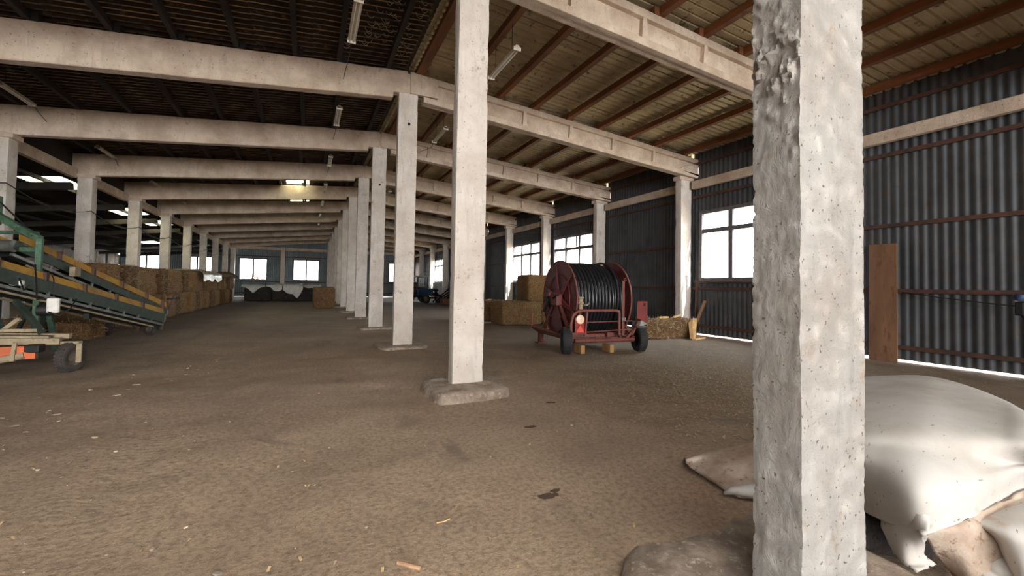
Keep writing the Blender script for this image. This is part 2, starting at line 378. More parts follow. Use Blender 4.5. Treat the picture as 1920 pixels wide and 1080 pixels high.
for k, (a, b) in enumerate(edges):
    gapf = .045 if k < 3 else .02
    hole = k >= 1 and k < 9
    e = b-.30 if hole else b
    def strips(y0, y1, z0, z1):
        for s0, s1 in split(y0, y1): wall_sheet(wall_r, s0, s1, z0, z1)
    if k in RWIN:
        w0, w1 = RWIN[k]
        strips(a, w0, gapf, ZE); strips(w0, w1, gapf, ZS); strips(w0, w1, ZT, ZE)
        if w1 < e: strips(w1, e, gapf, ZE)
        rest = max(w1, e)
        if hole and rest < b: wall_sheet(wall_r, rest, b, gapf, 5.30); wall_sheet(wall_r, rest, b-.12, 5.62, ZE)
    else:
        strips(a, e, gapf, ZE)
        if hole: wall_sheet(wall_r, e, b, gapf, 5.30); wall_sheet(wall_r, e, b-.12, 5.62, ZE)
girt_me = {}
def girt(parent, a, b, mat='girt', w=.05, h=.09):
    m = MB().bar(a, b, w, h); o = m.obj('girt', MT[mat], parent); return o
for k, (a, b) in enumerate(edges[1:-1], 1):
    for z in (.32, 1.54, 3.0, 4.60, 5.72):
        if k in RWIN and ZS-.05 < z < ZT: continue
        girt(wall_r, (-.06, a, z), (-.06, b, z), 'girt', .05, .085)
# windows
def window(n, plane, a, b, z0, z1, cols, transom, extra=None, mat='winframe'):
    """plane 'x' -> window in the right wall, 'y' -> in the far gable"""
    def P(u, w, d=0): return (XW-.02+d, u, w) if plane == 'x' else (u, YF-.02+d, w)
    def bx(m, u, w, du, dw, dd=.07):
        c = P(u, w); m.box(c, (dd, du, dw) if plane == 'x' else (du, dd, dw)); return m
    root = tag(empty('window_%d' % n, (0, 0, 0)), kind='structure'); t = .11
    f = MB(); bx(f, (a+b)/2, z0+t/2, b-a, t, .12); bx(f, (a+b)/2, z1-t/2, b-a, t, .12); bx(f, a+t/2, (z0+z1)/2, t, z1-z0-2*t, .12); bx(f, b-t/2, (z0+z1)/2, t, z1-z0-2*t, .12)
    f.obj('frame', MT[mat], root)
    us = [a+(b-a)*i/cols for i in range(cols+1)]
    for u in us[1:-1]: bx(MB(), u, (z0+z1)/2, .15, z1-z0-2*t, .08).obj('mullion', MT[mat], root)
    zz = [z0+t, transom, z1-t] if transom else [z0+t, z1-t]
    if transom:
        for i in range(cols): bx(MB(), (us[i]+us[i+1])/2, transom, us[i+1]-us[i]-(.15 if cols > 1 else .15), .13, .08).obj('transom', MT[mat], root)
    if extra is not None:
        bx(MB(), extra, (transom+z1)/2, .07, z1-transom-t-.05, .05).obj('glazing_bar', MT[mat], root)
    for i in range(cols):
        for j in range(len(zz)-1):
            l = us[i]+(t if i == 0 else .075); r = us[i+1]-(t if i == cols-1 else .075)
            lo = zz[j]+(.065 if j else 0); hi = zz[j+1]-(.065 if j < len(zz)-2 else 0)
            bx(MB(), (l+r)/2, (lo+hi)/2, r-l, hi-lo, .006).obj('pane', MT['glass'], root)
window(1, 'x', 7.05, 10.56, ZS, ZT, 3, 3.42)
window(2, 'x', 16.5, 20.1, ZS, ZT, 3, 3.42, 18.0)
window(3, 'x', 21.55, 25.2, ZS, ZT, 3, 3.42)
window(4, 'x', 40.6, 44.1, ZS, ZT, 3, 3.42)
FWIN = [(-17.75, -15.15), (-13.65, -11.04), (-8.74, -6.10), (-3.67, -1.0), (1.3, 3.95), (6.55, 9.0)]
for i, (a, b) in enumerate(FWIN): window(5+i, 'y', a, b, 1.75, 4.08, 2, None)
# sill boards under the right wall windows
for i, (a, b) in enumerate([RWIN[2], RWIN[4], RWIN[5], RWIN[9]]):
    tag(MB().box((XW-.09, (a+b)/2, ZS-.03), (.2, b-a+.2, .04)).obj('trim_%d' % (i+2), MT['girt'], bevel=.004), kind='structure')
# far gable
wall_f = tag(empty('wall_far', (0, YF, 0)), kind='structure')
xs = [-18.5, -17.75, -15.15, -13.65, -11.04, -8.74, -6.10, -3.67, -1.0, 1.3, 3.95, 6.55, 9.0, 9.72]
for i in range(len(xs)-1):
    a, b = xs[i], xs[i+1]; iswin = any(abs(a-w[0]) < .01 for w in FWIN)
    for s0, s1 in split(a, b):
        zt = (5.20-.11*(abs((s0+s1)/2)-9.4)+.03) if s0 < -9.4 else ztop(max(abs(s0), abs(s1)))+.20
        if iswin: gable_sheet(wall_f, s0, s1, .02, 1.75, 'sheet_pale'); gable_sheet(wall_f, s0, s1, 4.08, zt, 'sheet_pale')
        else: gable_sheet(wall_f, s0, s1, .02, 2.0, 'sheet_pale'); gable_sheet(wall_f, s0, s1, 1.98, zt, 'sheet_pale')
for a, b in [(-18.3, -9.5), (-9.0, -4.9), (-4.4, -.3), (.3, 9.1)]:
    for z in (.4, 1.6, 4.3):
        girt(wall_f, (a, -.07, z), (b, -.07, z), 'girt')
def lintel(x0, x1, y, z, lab):
    o = MB().box(((x0+x1)/2, y, z), (x1-x0, .22, .30)).obj('lintel_beam', MT['beam'], bevel=.02); tag(o, lab, 'beam', 'lintel beams along the far gable')
lintel(-9.0, -4.8, YF-.22, 5.15, 'pale concrete lintel beam over the far gable window left of the thin post')
lintel(-4.4, -.3, YF-.22, 5.15, 'pale concrete lintel beam over the far gable window right of the thin post')
lintel(.35, 4.6, YF-.22, 5.15, 'pale concrete lintel beam on far gable just right of the centre columns')
lintel(5.0, 9.05, YF-.22, 5.15, 'pale concrete lintel beam on far gable nearest the right wall')
# back gable behind the camera, closed; the added back light stands before it
wall_b = tag(empty('wall_back', (0, YB, 0)), kind='structure')
for s0, s1 in split(-18.5, 9.7, 2.4):
    zt = (5.20-.11*(abs((s0+s1)/2)-9.4)+.03) if s0 < -9.4 else ztop(max(abs(s0), abs(s1)))+.20
    gable_sheet(wall_b, s0, s1, 0, zt)
# outer wall of the left aisle: grey panels between dark posts
wall_l = tag(empty('wall_left', (XA, 0, 0)), kind='structure')
MB().box((-.12, 15.9, 2.3), (.1, 75.8, 4.6)).obj('backing_sheet', MT['dark'], wall_l)
pm = {}
y = 1.0; i = 0
while y < 53:
    w = 1.55; dark = (i % 4 == 3)
    if not dark:
        for z in (0.02, 1.0, 1.98, 2.96):
            m = MB().box((0, 0, 0), (.1, w-.08, .92)); m.obj('panel', MT['panel'], wall_l, bevel=.01, loc=(0, y+w/2, z+.48))
        y += w
    else: y += .9
    i += 1
# ------------------------------------------------------------------ roof
ceil = tag(empty('ceiling', (0, 0, 0)), kind='structure')
def roof_mesh(w, L, pitch, depth, trap, mat):
    me = corr(w, L, pitch, depth, trap).mesh('roof_sheet', MT[mat], not trap, False)
    if trap and mat in ('soot', 'roof'):      # rib highlights against darker pans, painted as a lighter colour
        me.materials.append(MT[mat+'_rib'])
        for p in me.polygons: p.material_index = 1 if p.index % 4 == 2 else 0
    return me
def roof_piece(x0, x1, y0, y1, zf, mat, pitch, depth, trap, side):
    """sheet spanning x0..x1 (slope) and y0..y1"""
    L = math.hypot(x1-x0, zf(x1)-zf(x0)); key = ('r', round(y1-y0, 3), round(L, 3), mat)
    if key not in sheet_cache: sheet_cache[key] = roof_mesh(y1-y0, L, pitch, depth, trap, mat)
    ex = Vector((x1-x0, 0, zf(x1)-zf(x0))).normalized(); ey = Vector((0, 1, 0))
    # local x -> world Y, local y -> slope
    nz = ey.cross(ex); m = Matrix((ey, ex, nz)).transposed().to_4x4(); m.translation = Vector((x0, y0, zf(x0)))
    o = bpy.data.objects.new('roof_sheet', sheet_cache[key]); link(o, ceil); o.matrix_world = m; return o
zr = lambda x: ztop(x)+.20
SKY_R = {(1, 17): 1, (1, 14): 1, (1, 34): 1, (1, 22): 1}
ny = 64; dy = (YF+.1-YB)/ny
def sky_main(side, j, seg):
    yc = YB+dy*(j+.5)
    if side < 0: return seg == 0 and any(abs(yc-q) < .6 for q in (25.4, 30.5, 37.5, 44.0))
    return seg == 1 and any(abs(yc-q) < .6 for q in (26.0, 35.0, 43.0))
for j in range(ny):
    a, b = YB+dy*j, YB+dy*(j+1)+.03
    for seg, (x0, x1) in enumerate(((0.05, 5.05), (4.85, 10.1))):
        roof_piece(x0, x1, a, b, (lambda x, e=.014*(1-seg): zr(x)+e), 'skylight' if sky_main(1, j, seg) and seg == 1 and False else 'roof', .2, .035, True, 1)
    for seg, (x0, x1) in enumerate(((-.05, -2.2), (-2.15, -3.3), (-3.25, -6.6), (-6.5, -9.75))):
        yc = YB+dy*(j+.5); sk = seg == 1 and any(abs(yc-q) < .59 for q in (25.4, 30.5))
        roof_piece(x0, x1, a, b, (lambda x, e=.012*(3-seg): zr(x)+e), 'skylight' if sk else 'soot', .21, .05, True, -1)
za = lambda x: 5.20-.11*(abs(x)-9.4)
for j in range(ny//2):
    a, b = YB+2*dy*j, YB+2*dy*(j+1)+.03; yc = (a+b)/2
    for seg, (x0, x1) in enumerate(((-9.66, -10.15), (-10.1, -11.3), (-11.25, -13.6), (-13.55, -14.8), (-14.75, -18.7))):
        sk = (seg == 1 and any(abs(yc-q) < 1.17 for q in (21.2, 28.8, 33.0))) or (seg == 3 and any(abs(yc-q) < 1.17 for q in (46.0,)))
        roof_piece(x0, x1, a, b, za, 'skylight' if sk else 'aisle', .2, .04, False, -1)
# ridge strip
MB().add([(-.3, YB, zr(.3)+.05), (0, YB, zr(0)+.07), (.3, YB, zr(.3)+.05), (-.3, YF, zr(.3)+.05), (0, YF, zr(0)+.07), (.3, YF, zr(.3)+.05)], [(0, 1, 4, 3), (1, 2, 5, 4)]).obj('ridge_cap', MT['soot'], ceil, fix=False)
# purlins
PX_R = [.32, 1.4, 2.45, 3.5, 4.6, 5.7, 6.8, 7.9, 9.1]
PX_L = [-.45, -1.55, -2.45, -3.55, -4.6, -5.6, -6.75, -7.85, -9.0]
pe = [YB]+[YK(k) for k in range(1, NF)]+[YF]
for xs_, mt, w in ((PX_R, 'purlin', .13), (PX_L, 'dark_purlin', .10)):
    for i in range(len(pe)-1):
        a, b = pe[i], pe[i+1]
        for q, x in enumerate(xs_):
            off = .055*((i % 2)*2-1); z = ztop(abs(x)+.1)+.08
            MB().box((0, 0, 0), (w+(.07 if x == .32 else 0), b-a+.3, .15)).obj('purlin', MT[mt], ceil, loc=(x+off, (a+b)/2, z))
for x in (-10.6, -12.6, -14.6, -16.6):
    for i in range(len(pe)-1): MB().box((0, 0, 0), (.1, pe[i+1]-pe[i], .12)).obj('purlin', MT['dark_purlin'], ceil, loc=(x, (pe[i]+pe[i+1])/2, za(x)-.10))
for i in range(len(pe)-1): MB().box((0, 0, 0), (.03, pe[i+1]-pe[i], .98)).obj('clerestory_sheet', MT['dark_purlin'], ceil, loc=(-9.66, (pe[i]+pe[i+1])/2, 5.62))
# ------------------------------------------------------------------ columns
def shaft_mesh(hx, hy, z0, z1, seed, rows=40, amp=.008, hero=False):
    nx = 26 if hero else 4; m = MB(); ring = []
    pts = []
    for i in range(nx): pts.append((-hx+2*hx*i/nx, -hy))
    for i in range(nx): pts.append((hx, -hy+2*hy*i/nx))
    for i in range(nx): pts.append((hx-2*hx*i/nx, hy))
    for i in range(nx): pts.append((-hx, hy-2*hy*i/nx))
    N = len(pts); vs = []; off = Vector((seed*11.3, seed*5.7, 0))
    zz = []
    if hero:
        n1 = 300; zz = [z0+(3.6-z0)*i/n1 for i in range(n1)]+[3.6+(z1-3.6)*i/12 for i in range(13)]
    else: zz = [z0+(z1-z0)*i/rows for i in range(rows+1)]
    for z in zz:
        for x, y in pts:
            p = Vector((x, y, z)); cx_ = abs(abs(x)-hx) < 1e-6 and abs(abs(y)-hy) < 1e-6
            n = noise.noise_vector(Vector((x*3, y*3, z*1.6))+off)*amp
            if hero:
                n += noise.noise_vector(Vector((x*9, y*9, z*7))+off)*.002
                ed = max(0, 1-min(abs(abs(x)-hx)/.05+abs(abs(y)-hy)/.05, 1))
                c = (1 if x < 0 else .35)*max(0, noise.noise(Vector((x*2, y*2, z*9))+off)*.7+noise.noise(Vector((x*5, y*5, z*45))+off)*.8-.05)*ed*.013
                n += Vector((-math.copysign(c, x), -math.copysign(c, y), 0))
                # peeled patch high on the left face
                if x < -hx+.07:
                    q = math.exp(-((z-2.52-y*1.2)/.26)**2)*max(0, noise.noise(Vector((x*8, y*24, z*19))+off)*1.3+noise.noise(Vector((x*8, y*60, z*50))+off)*.7+.15)
                    n += Vector((-.030*q, -.012*q if y < -hy+.06 else 0, 0))
                    n.x -= .006*max(0, noise.noise(Vector((0, y*16, z*5))+off))+.004*max(0, noise.noise(Vector((0, y*45, z*22))+off))
            elif cx_:
                c = max(0, noise.noise(Vector((x, y, z*5))+off))*.018+.006; n += Vector((-math.copysign(c, x), -math.copysign(c, y), 0))
            vs.append(p+n)
    fs = [(j*N+i, j*N+(i+1) % N, (j+1)*N+(i+1) % N, (j+1)*N+i) for j in range(len(zz)-1) for i in range(N)]
    fs += [tuple(range(N))[::-1], tuple((len(zz)-1)*N+i for i in range(N))]
    return m.add(vs, fs)
def pad_mesh(rx, ry, h, seed, jag=.12, nr=7, na=44):
    m = MB(); vs = []; off = Vector((seed*4.1, seed*9.7, 0))
    for r in range(nr+1):
        for a in range(na):
            t = 2*math.pi*a/na; c, s_ = math.cos(t), math.sin(t); q = (abs(c)**5+abs(s_)**5)**(-1/5)
            w = 1+jag*noise.noise(Vector((c*1.6, s_*1.6, seed)))+jag*.45*noise.noise(Vector((c*7, s_*7, seed+5)))
            if r == 0: k, z = 1.0, -.03
            elif r == 1: k, z = .985, h*.35
            elif r == 2: k, z = .955, h*.8
            else: k = .90*(1-(r-3)/(nr-3)*.97); z = h
            p = Vector((c*q*rx*w*k, s_*q*ry*w*k, z)); n = noise.noise_vector(p*9+off)*.018+noise.noise_vector(p*24+off)*.009
            if r > 3: n.x *= .2; n.y *= .2; n.z *= .5
            if r == 0: n.z = 0
            vs.append(p+n)
    fs = [(j*na+i, j*na+(i+1) % na, (j+1)*na+(i+1) % na, (j+1)*na+i) for j in range(nr) for i in range(na)]
    fs.append(tuple(nr*na+i for i in range(na)))
    return m.add(vs, fs)
ZCAP = 6.17
where = {1: 'nearest the camera with chipped corner, at the white felt', 2: 'on a broken square pad, just behind the nearest column', 3: 'on a thin pad, third in the centre row'}
for k in range(1, NF+1):
    root = empty('concrete_column', (0, YK(k), 0))
    tag(root, 'whitewashed concrete column '+where.get(k, '%s in the centre row counting from the front' % ORD[k]), 'column', 'centre row of columns')
    hero = k == 1
    sm = shaft_mesh(.234, .109, .02, ZCAP, k, 60, .006, hero)
    sm.obj('shaft', MT['wash_hero' if hero else 'wash'], root, smooth='auto' if hero else False, bevel=0)
    cap = MB().prism([(-.20, -.02), (.20, -.02), (.27, .16), (.22, .30), (.14, .50), (-.14, .50), (-.22, .30), (-.27, .16)], .20).obj('capital', MT['beam'], root, loc=(0, 0, ZCAP)) if k > 1 else None
    if k == 1: pad_mesh(.73, .60, .13, 1, .18).obj('footing', MT['concrete'], root, smooth=True, loc=(-.0, .02, 0))
    elif k == 2: pad_mesh(.56, .56, .115, 2, .10).obj('footing', MT['concrete'], root, smooth=True, loc=(-.06, -.12, 0))
    else: pad_mesh(.60, .45, .06, k, .16).obj('footing', MT['concrete'], root, smooth=True, loc=(.0, -.05, 0))
    if k in (3, 4):  # bolt hole through the shaft
        MB().lathe([(.035, 0), (.035, .02), (.02, .02), (.02, .004)], (0.02, -.118, 5.42 if k == 3 else 4.9), (0, -1, 0), 12).obj('bolt_hole', MT['dark'], root)
def simple_column(x, y, h, lab, grp, hx=.207, hy=.207, seed=0, foot=False):
    root = empty('concrete_column', (x, y, 0)); tag(root, lab, 'column', grp)
    shaft_mesh(hx, hy, -.02, h, seed, 24, .006).obj('shaft', MT['wash'], root)
    MB().box((0, 0, h-.07), (hx*2+.16, hy*2+.06, .13)).obj('corbel', MT['beam'], root, bevel=.015)
    return root
for k in range(3, NF+1):
    simple_column(XL, YK(k)-.08, 5.17, 'whitewashed concrete column, %s of the left row counted back from the green machine' % ORD[k-2], 'left row of columns', .207, .207, 20+k)
rw = {2: 'hidden behind the nearest centre column, at the right wall', 3: 'at right wall beside the big window with sunlit face', 4: 'at right wall behind the hose reel', 5: 'at right wall between the two three-pane windows', 6: 'at right wall beyond the farther three-pane window'}
for k in range(2, NF+1):
    simple_column(XR, YK(k)+.163, 5.30, 'whitewashed concrete column '+rw.get(k, '%s along the right wall' % ORD[k-1]), 'columns along the right wall', .234, .132, 50+k)
# gable posts
for x, lab in ((-4.65, 'thin concrete post between the far gable windows'), (4.65, 'thin concrete post on far gable right of the centre row')):
    o = MB().box((x, YF-.3, 2.66), (.42, .3, 5.36)).obj('gable_post', MT['wash'], bevel=.015); tag(o, lab, 'post')
# ------------------------------------------------------------------ beams
def plain_beam(x0, x1, zb0, zb1, zt0, zt1, t, nib=.34):
    """from centre (x0) to outer end (x1), half jointed over both columns; y centred"""
    s_ = 1 if x1 > x0 else -1
    L = abs(x1-x0); up = lambda x, z0, z1: z0+(z1-z0)*abs(x-x0)/L
    xa = x0+s_*nib
    ol = [(x0, up(x0, zb0, zb1)+.13), (xa, up(xa, zb0, zb1)+.13), (xa+s_*.0, up(xa, zb0, zb1)), (x1, zb1), (x1, zt1), (x0, zt0)]
    m = MB().prism(ol, t); return m
def i_beam(root, x0, x1, zb, zt, tw=.27):
    """right-hand beams: deep web panels between stiffeners, thick flanges"""
    # web
    ol = [(x0, zb(x0)+.13), (x0+.34, zb(x0)+.13), (x0+.34, zb(x0+.34)), (x1, zb(x1)), (x1, zt(x1)), (x0, zt(x0))]
    MB().prism(ol, .07).obj('web', MT['beam'], root)
    fl = MB()
    def strip(xa, xb, lo, hi, t): fl.prism([(xa, lo(xa)), (xb, lo(xb)), (xb, hi(xb)), (xa, hi(xa))], t)
    strip(x0+.34, x1, zb, lambda x: zb(x)+.14, tw)                      # bottom flange
    strip(x0, x1, lambda x: zt(x)-.15, zt, tw)                     # top flange
    fl.prism([(x0, zb(x0)+.13), (x0+.70, zb(x0)+.13), (x0+.70, zt(x0+.7)-.14), (x0, zt(x0)-.14)], tw)
    fl.prism([(x1-.95, zb(x1-.95)+.13), (x1, zb(x1)+.05), (x1, zt(x1)-.14), (x1-.55, zt(x1-.55)-.3)], tw)
    fl.obj('flanges', MT['beam'], root, bevel=.012)
    for x in (1.70, 3.18, 4.68, 6.20, 7.80):
        MB().prism([(x-.07, zb(x)+.12), (x+.07, zb(x)+.12), (x+.04, zt(x)-.14), (x-.04, zt(x)-.14)], tw-.01).obj('stiffener', MT['beam'], root)
nm = lambda k: {1: 'nearest the camera', NF: 'against the far gable'}.get(k, 'carried by the %s centre column' % ORD[k])
zbR = lambda x: 6.06-.0838*abs(x); ztR = lambda x: ztop(x)
for k in range(1, NF+1):
    r = empty('roof_beam', (0, YK(k), 0)); tag(r, 'whitewashed concrete beam with recessed web panels, right slope, '+nm(k), 'beam', 'right-hand roof beams')
    i_beam(r, .03, 9.75, zbR, ztR)
    r = empty('roof_beam', (0, YK(k), 0)); tag(r, 'plain whitewashed concrete beam of the left slope, '+nm(k), 'beam', 'left-hand roof beams')
    zl = lambda x: 6.06-.0985*abs(x)
    m = plain_beam(-.03, -9.85, zl(.03), zl(9.85), ztop(0), ztop(9.85), .24).mesh('girder', MT['beam'])
    bm = bmesh.new(); bm.from_mesh(m)
    for i in range(1, 36): bmesh.ops.bisect_plane(bm, geom=bm.verts[:]+bm.edges[:]+bm.faces[:], plane_co=(-i*.27, 0, 0), plane_no=(1, 0, 0))
    bm.to_mesh(m); bm.free(); noise_disp(m, .012, 2.2, k)
    o = inst('girder', m, parent=r)
    b = o.modifiers.new('bevel', 'BEVEL'); b.width = .015; b.segments = 1; b.limit_method = 'ANGLE'
# aisle beams
for k in range(3, NF+1):
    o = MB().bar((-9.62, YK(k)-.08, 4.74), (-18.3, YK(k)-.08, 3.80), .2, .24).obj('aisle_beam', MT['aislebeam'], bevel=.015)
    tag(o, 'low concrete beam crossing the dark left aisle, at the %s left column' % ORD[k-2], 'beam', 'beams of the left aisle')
    if k < NF:
        o = MB().box((-9.52, YK(k)-.08+S/2, 5.16), (.16, S-.42, .34)).obj('eaves_beam', MT['beam'], bevel=.015)
        tag(o, 'concrete beam running lengthwise between left columns, %s bay from the front' % ORD[k-2], 'beam', 'lengthwise beams on the left row')
for k in range(1, NF):
    a, b = YK(k)+.16, YK(k+1)+.16; n = 36; m = MB()
    o = MB().box((0, 0, 0), (.16, b-a-.5, .27)).obj('eaves_beam', MT['beam'], bevel=.02, loc=(9.52, (a+b)/2, 4.985))
    tag(o, 'pale concrete beam along the top of right wall, %s bay from the camera' % ORD[k], 'beam', 'lengthwise beams on the right wall')
# ================================================================== objects
def grid_surface(rows, sub=6, closed=False):
    """smooth Catmull-Rom surface through a net of points"""
    def cr(p0, p1, p2, p3, t):
        return 0.5*((2*p1)+(p2-p0)*t+(2*p0-5*p1+4*p2-p3)*t*t+(3*p1-p0-3*p2+p3)*t*t*t)
    def line(pts):
        out = []; n = len(pts)
        for i in range(n-1):
            for q in range(sub):
                out.append(cr(pts[max(i-1, 0)], pts[i], pts[i+1], pts[min(i+2, n-1)], q/sub))
        return out+[pts[-1]]
    rs = [line([Vector(p) for p in r]) for r in rows]; cols = list(zip(*rs)); cols = [line(list(c)) for c in cols]
    nu = len(cols); nv = len(cols[0])
    return MB().add([cols[i][j] for i in range(nu) for j in range(nv)], [(i*nv+j, i*nv+j+1, (i+1)*nv+j+1, (i+1)*nv+j) for i in range(nu-1) for j in range(nv-1)])
def rough_edge(me, amp, sc, seed=0):
    noise_disp(me, amp, sc, seed)
def cloth(name, rows, mat, parent=None, sub=6, thick=.018, amp=.01, sc=4, seed=0, frayed=.0):
    me = grid_surface(rows, sub).mesh(name, mat, True, True)
    bm = bmesh.new(); bm.from_mesh(me); bv = {v.index for v in bm.verts if v.is_boundary}; bm.free()
    noise_disp(me, amp, sc, seed)
    for i in bv: me.vertices[i].co += noise.noise_vector(me.vertices[i].co*26)*frayed
    o = bpy.data.objects.new(name, me); link(o, parent)
    m = o.modifiers.new('thick', 'SOLIDIFY'); m.thickness = thick; m.offset = 0
    return o
# ---- white felt over a heap beside the nearest column
FELT_MAIN = [
 [(2.9,3.25,.02),(3.2,3.0,.02),(3.6,2.8,.02),(3.65,2.3,.02),(3.35,1.75,.02),(3.0,1.4,.02),(2.6,1.05,.02)],
 [(2.6,2.95,.42),(2.9,2.70,.45),(3.25,2.45,.48),(3.25,2.05,.48),(2.95,1.62,.48),(2.6,1.30,.48),(2.2,.98,.45)],
 [(2.304,2.492,.66),(2.553,2.269,.72),(2.837,2.031,.76),(2.748,1.725,.76),(2.418,1.403,.75),(2.031,1.159,.75),(1.681,.86,.7)],
 [(.964,1.704,.67),(1.038,1.519,.73),(1.182,1.353,.76),(1.326,1.222,.75),(1.347,1.077,.74),(1.33,.955,.73),(1.444,.799,.66)],
 [(.702,1.531,.58),(.742,1.365,.64),(.818,1.209,.66),(1.006,1.11,.64),(1.283,1.059,.6),(1.507,1.005,.58),(1.629,.833,.55)],
 [(.74,1.52,.5),(.684,1.325,.54),(.625,1.131,.56),(.841,1.052,.56),(1.155,1.02,.56),(1.451,.99,.56),(1.638,.835,.52)],
 [(.80,1.50,.36),(.70,1.327,.4),(.607,1.12,.44),(.815,1.044,.46),(1.195,1.033,.46),(1.532,1.014,.48),(1.846,.873,.44)],
 [(.82,1.48,.25),(.72,1.312,.28),(.654,1.161,.32),(.60,1.083,.36),(.952,1.03,.4),(1.504,1.03,.42),(1.972,.91,.38)]]
FELT_TAIL = [
 [(.72,1.327,.4),(.658,1.21,.42),(.607,1.12,.44),(.638,1.096,.44)],[(.76,1.34,.27),(.678,1.224,.31),(.628,1.138,.34),(.605,1.088,.355)],
 [(.74,1.305,.19),(.664,1.21,.21),(.682,1.166,.23),(.701,1.141,.26)],[(.702,1.255,.15),(.649,1.187,.15),(.697,1.16,.16),(.745,1.152,.18)],
 [(.648,1.187,.14),(.639,1.149,.14),(.701,1.135,.14),(.803,1.14,.13)]]
FELT_FLAP = [
 [(.598,1.101,.36),(.829,1.05,.39),(1.082,1.018,.42),(1.476,1.008,.44),(1.941,.98,.44)],[(.642,1.111,.33),(.793,1.027,.37),(1.034,.999,.38),(1.357,.976,.4),(1.756,.936,.4)],
 [(.728,1.129,.26),(.796,1.039,.3),(.934,.991,.32),(1.21,.936,.34),(1.529,.883,.34)],[(.843,1.133,.16),(.816,1.037,.22),(.909,.984,.24),(1.108,.908,.26),(1.366,.845,.26)],
 [(.928,1.108,.06),(.848,1.02,.12),(.901,.964,.14),(1.041,.891,.16),(1.203,.807,.18)]]
FELT_CURL = [
 [(.88,.998,.1),(.86,.933,.12),(.851,.879,.12),(.888,.809,.12)],[(.956,1.072,.18),(.855,.967,.15),(.923,.917,.15),(.98,.833,.15)],[(.966,1.093,.26),(.96,1.034,.2),(.908,.944,.2),(1.005,.839,.2)],
 [(.943,1.07,.33),(1.04,1.049,.28),(1.079,.981,.28),(1.201,.889,.3)],[(.903,1.033,.37),(1.018,1.017,.38),(1.18,.991,.4),(1.525,.954,.42)],[(.927,1.016,.36),(.921,.953,.38),(.99,.908,.4),(1.256,.859,.42)],
 [(.989,.986,.31),(.921,.923,.32),(.914,.87,.35),(1.063,.795,.38)],[(1.0,.957,.22),(.909,.895,.24),(.866,.841,.27),(.968,.765,.3)],[(1.032,.923,.05),(.96,.877,.04),(.907,.829,.04),(.95,.747,.04)]]
felt = empty('felt_sheet', (1.7, 1.6, 0)); tag(felt, 'thick white felt sheet draped over a heap right of the nearest column', 'felt sheet')
def under(o, root): o.parent = root; o.matrix_parent_inverse = Matrix.Translation(-Vector(root.location)); return o
under(cloth('cover', FELT_MAIN, MT['felt'], None, 9, .02, .006, 3, 1, .006), felt)
under(cloth('torn_corner', FELT_TAIL, MT['felt'], None, 7, .02, .004, 9, 2, .012), felt)
fl = empty('felt_sheet', (1.2, .95, 0)); tag(fl, 'soiled white felt offcut folded and curled in front of the larger sheet', 'felt sheet')
under(cloth('folded_flap', FELT_FLAP, MT['felt_dirty'], None, 7, .015, .006, 7, 3, .01), fl)
under(cloth('curled_edge', FELT_CURL, MT['felt'], None, 7, .014, .004, 9, 4, .01), fl)
FELT_LEFT = [
 [(.95,2.90,.01),(1.15,2.85,.01),(1.35,2.75,.01),(1.5,2.6,.01),(1.75,2.4,.01)],
 [(.75,2.698,.1),(1.0,2.655,.14),(1.172,2.537,.2),(1.286,2.405,.28),(1.465,2.135,.45)],[(.769,2.704,.06),(.873,2.572,.11),(.997,2.425,.17),(1.123,2.29,.22),(1.166,1.957,.35)],
 [(.753,2.623,.05),(.782,2.467,.08),(.851,2.32,.11),(.98,2.189,.14),(1.12,1.93,.2)],[(.757,2.532,.03),(.743,2.386,.05),(.799,2.27,.06),(.901,2.133,.08),(1.054,1.891,.1)],
 [(.767,2.454,.02),(.743,2.339,.02),(.73,2.224,.02),(.833,2.084,.025),(.974,1.844,.03)]]
fl2 = empty('felt_sheet', (1.0, 2.3, 0)); tag(fl2, 'dirty pinkish felt scrap with ragged edge, left of the nearest column', 'felt sheet')
under(cloth('scrap', FELT_LEFT, MT['felt_dirty'], None, 7, .014, .006, 8, 5, .014), fl2)
m = MB().tube([(.66, 2.26, .03), (.72, 2.24, .05), (.80, 2.15, .07), (.92, 2.05, .08), (1.05, 1.92, .08)], [.012, .03, .05, .06, .06], 14).obj('curled_edge', MT['felt'], None, True); under(m, fl2)
hp = MB(); vs = []; n1, n2 = 12, 36
for i in range(n1+1):
    for j in range(n2):
        t = 2*math.pi*j/n2; k = i/n1; r = math.cos(k*math.pi/2); z = .54*math.sin(k*math.pi/2)**.8
        p = Vector((1.85+1.02*r*math.cos(t), 1.72+.50*r*math.sin(t)+.12*r*math.cos(t), z)); vs.append(p+noise.noise_vector(p*5)*.05*(r > .02))
hp.add(vs, [(i*n2+j, i*n2+(j+1) % n2, (i+1)*n2+(j+1) % n2, (i+1)*n2+j) for i in range(n1) for j in range(n2)])
tag(hp.obj('covered_heap', MT['darkheap'], smooth=True), 'dark heap of rubbish showing under the white felt', 'heap')
o = MB().box((0, 0, 0), (.75, .16, .025), Matrix.Rotation(.5, 3, 'Z')).obj('plank', MT['steelgrey'], loc=(.95, 1.95, .05), bevel=.004); tag(o, 'short grey plank sticking out between nearest column and the felt', 'plank')

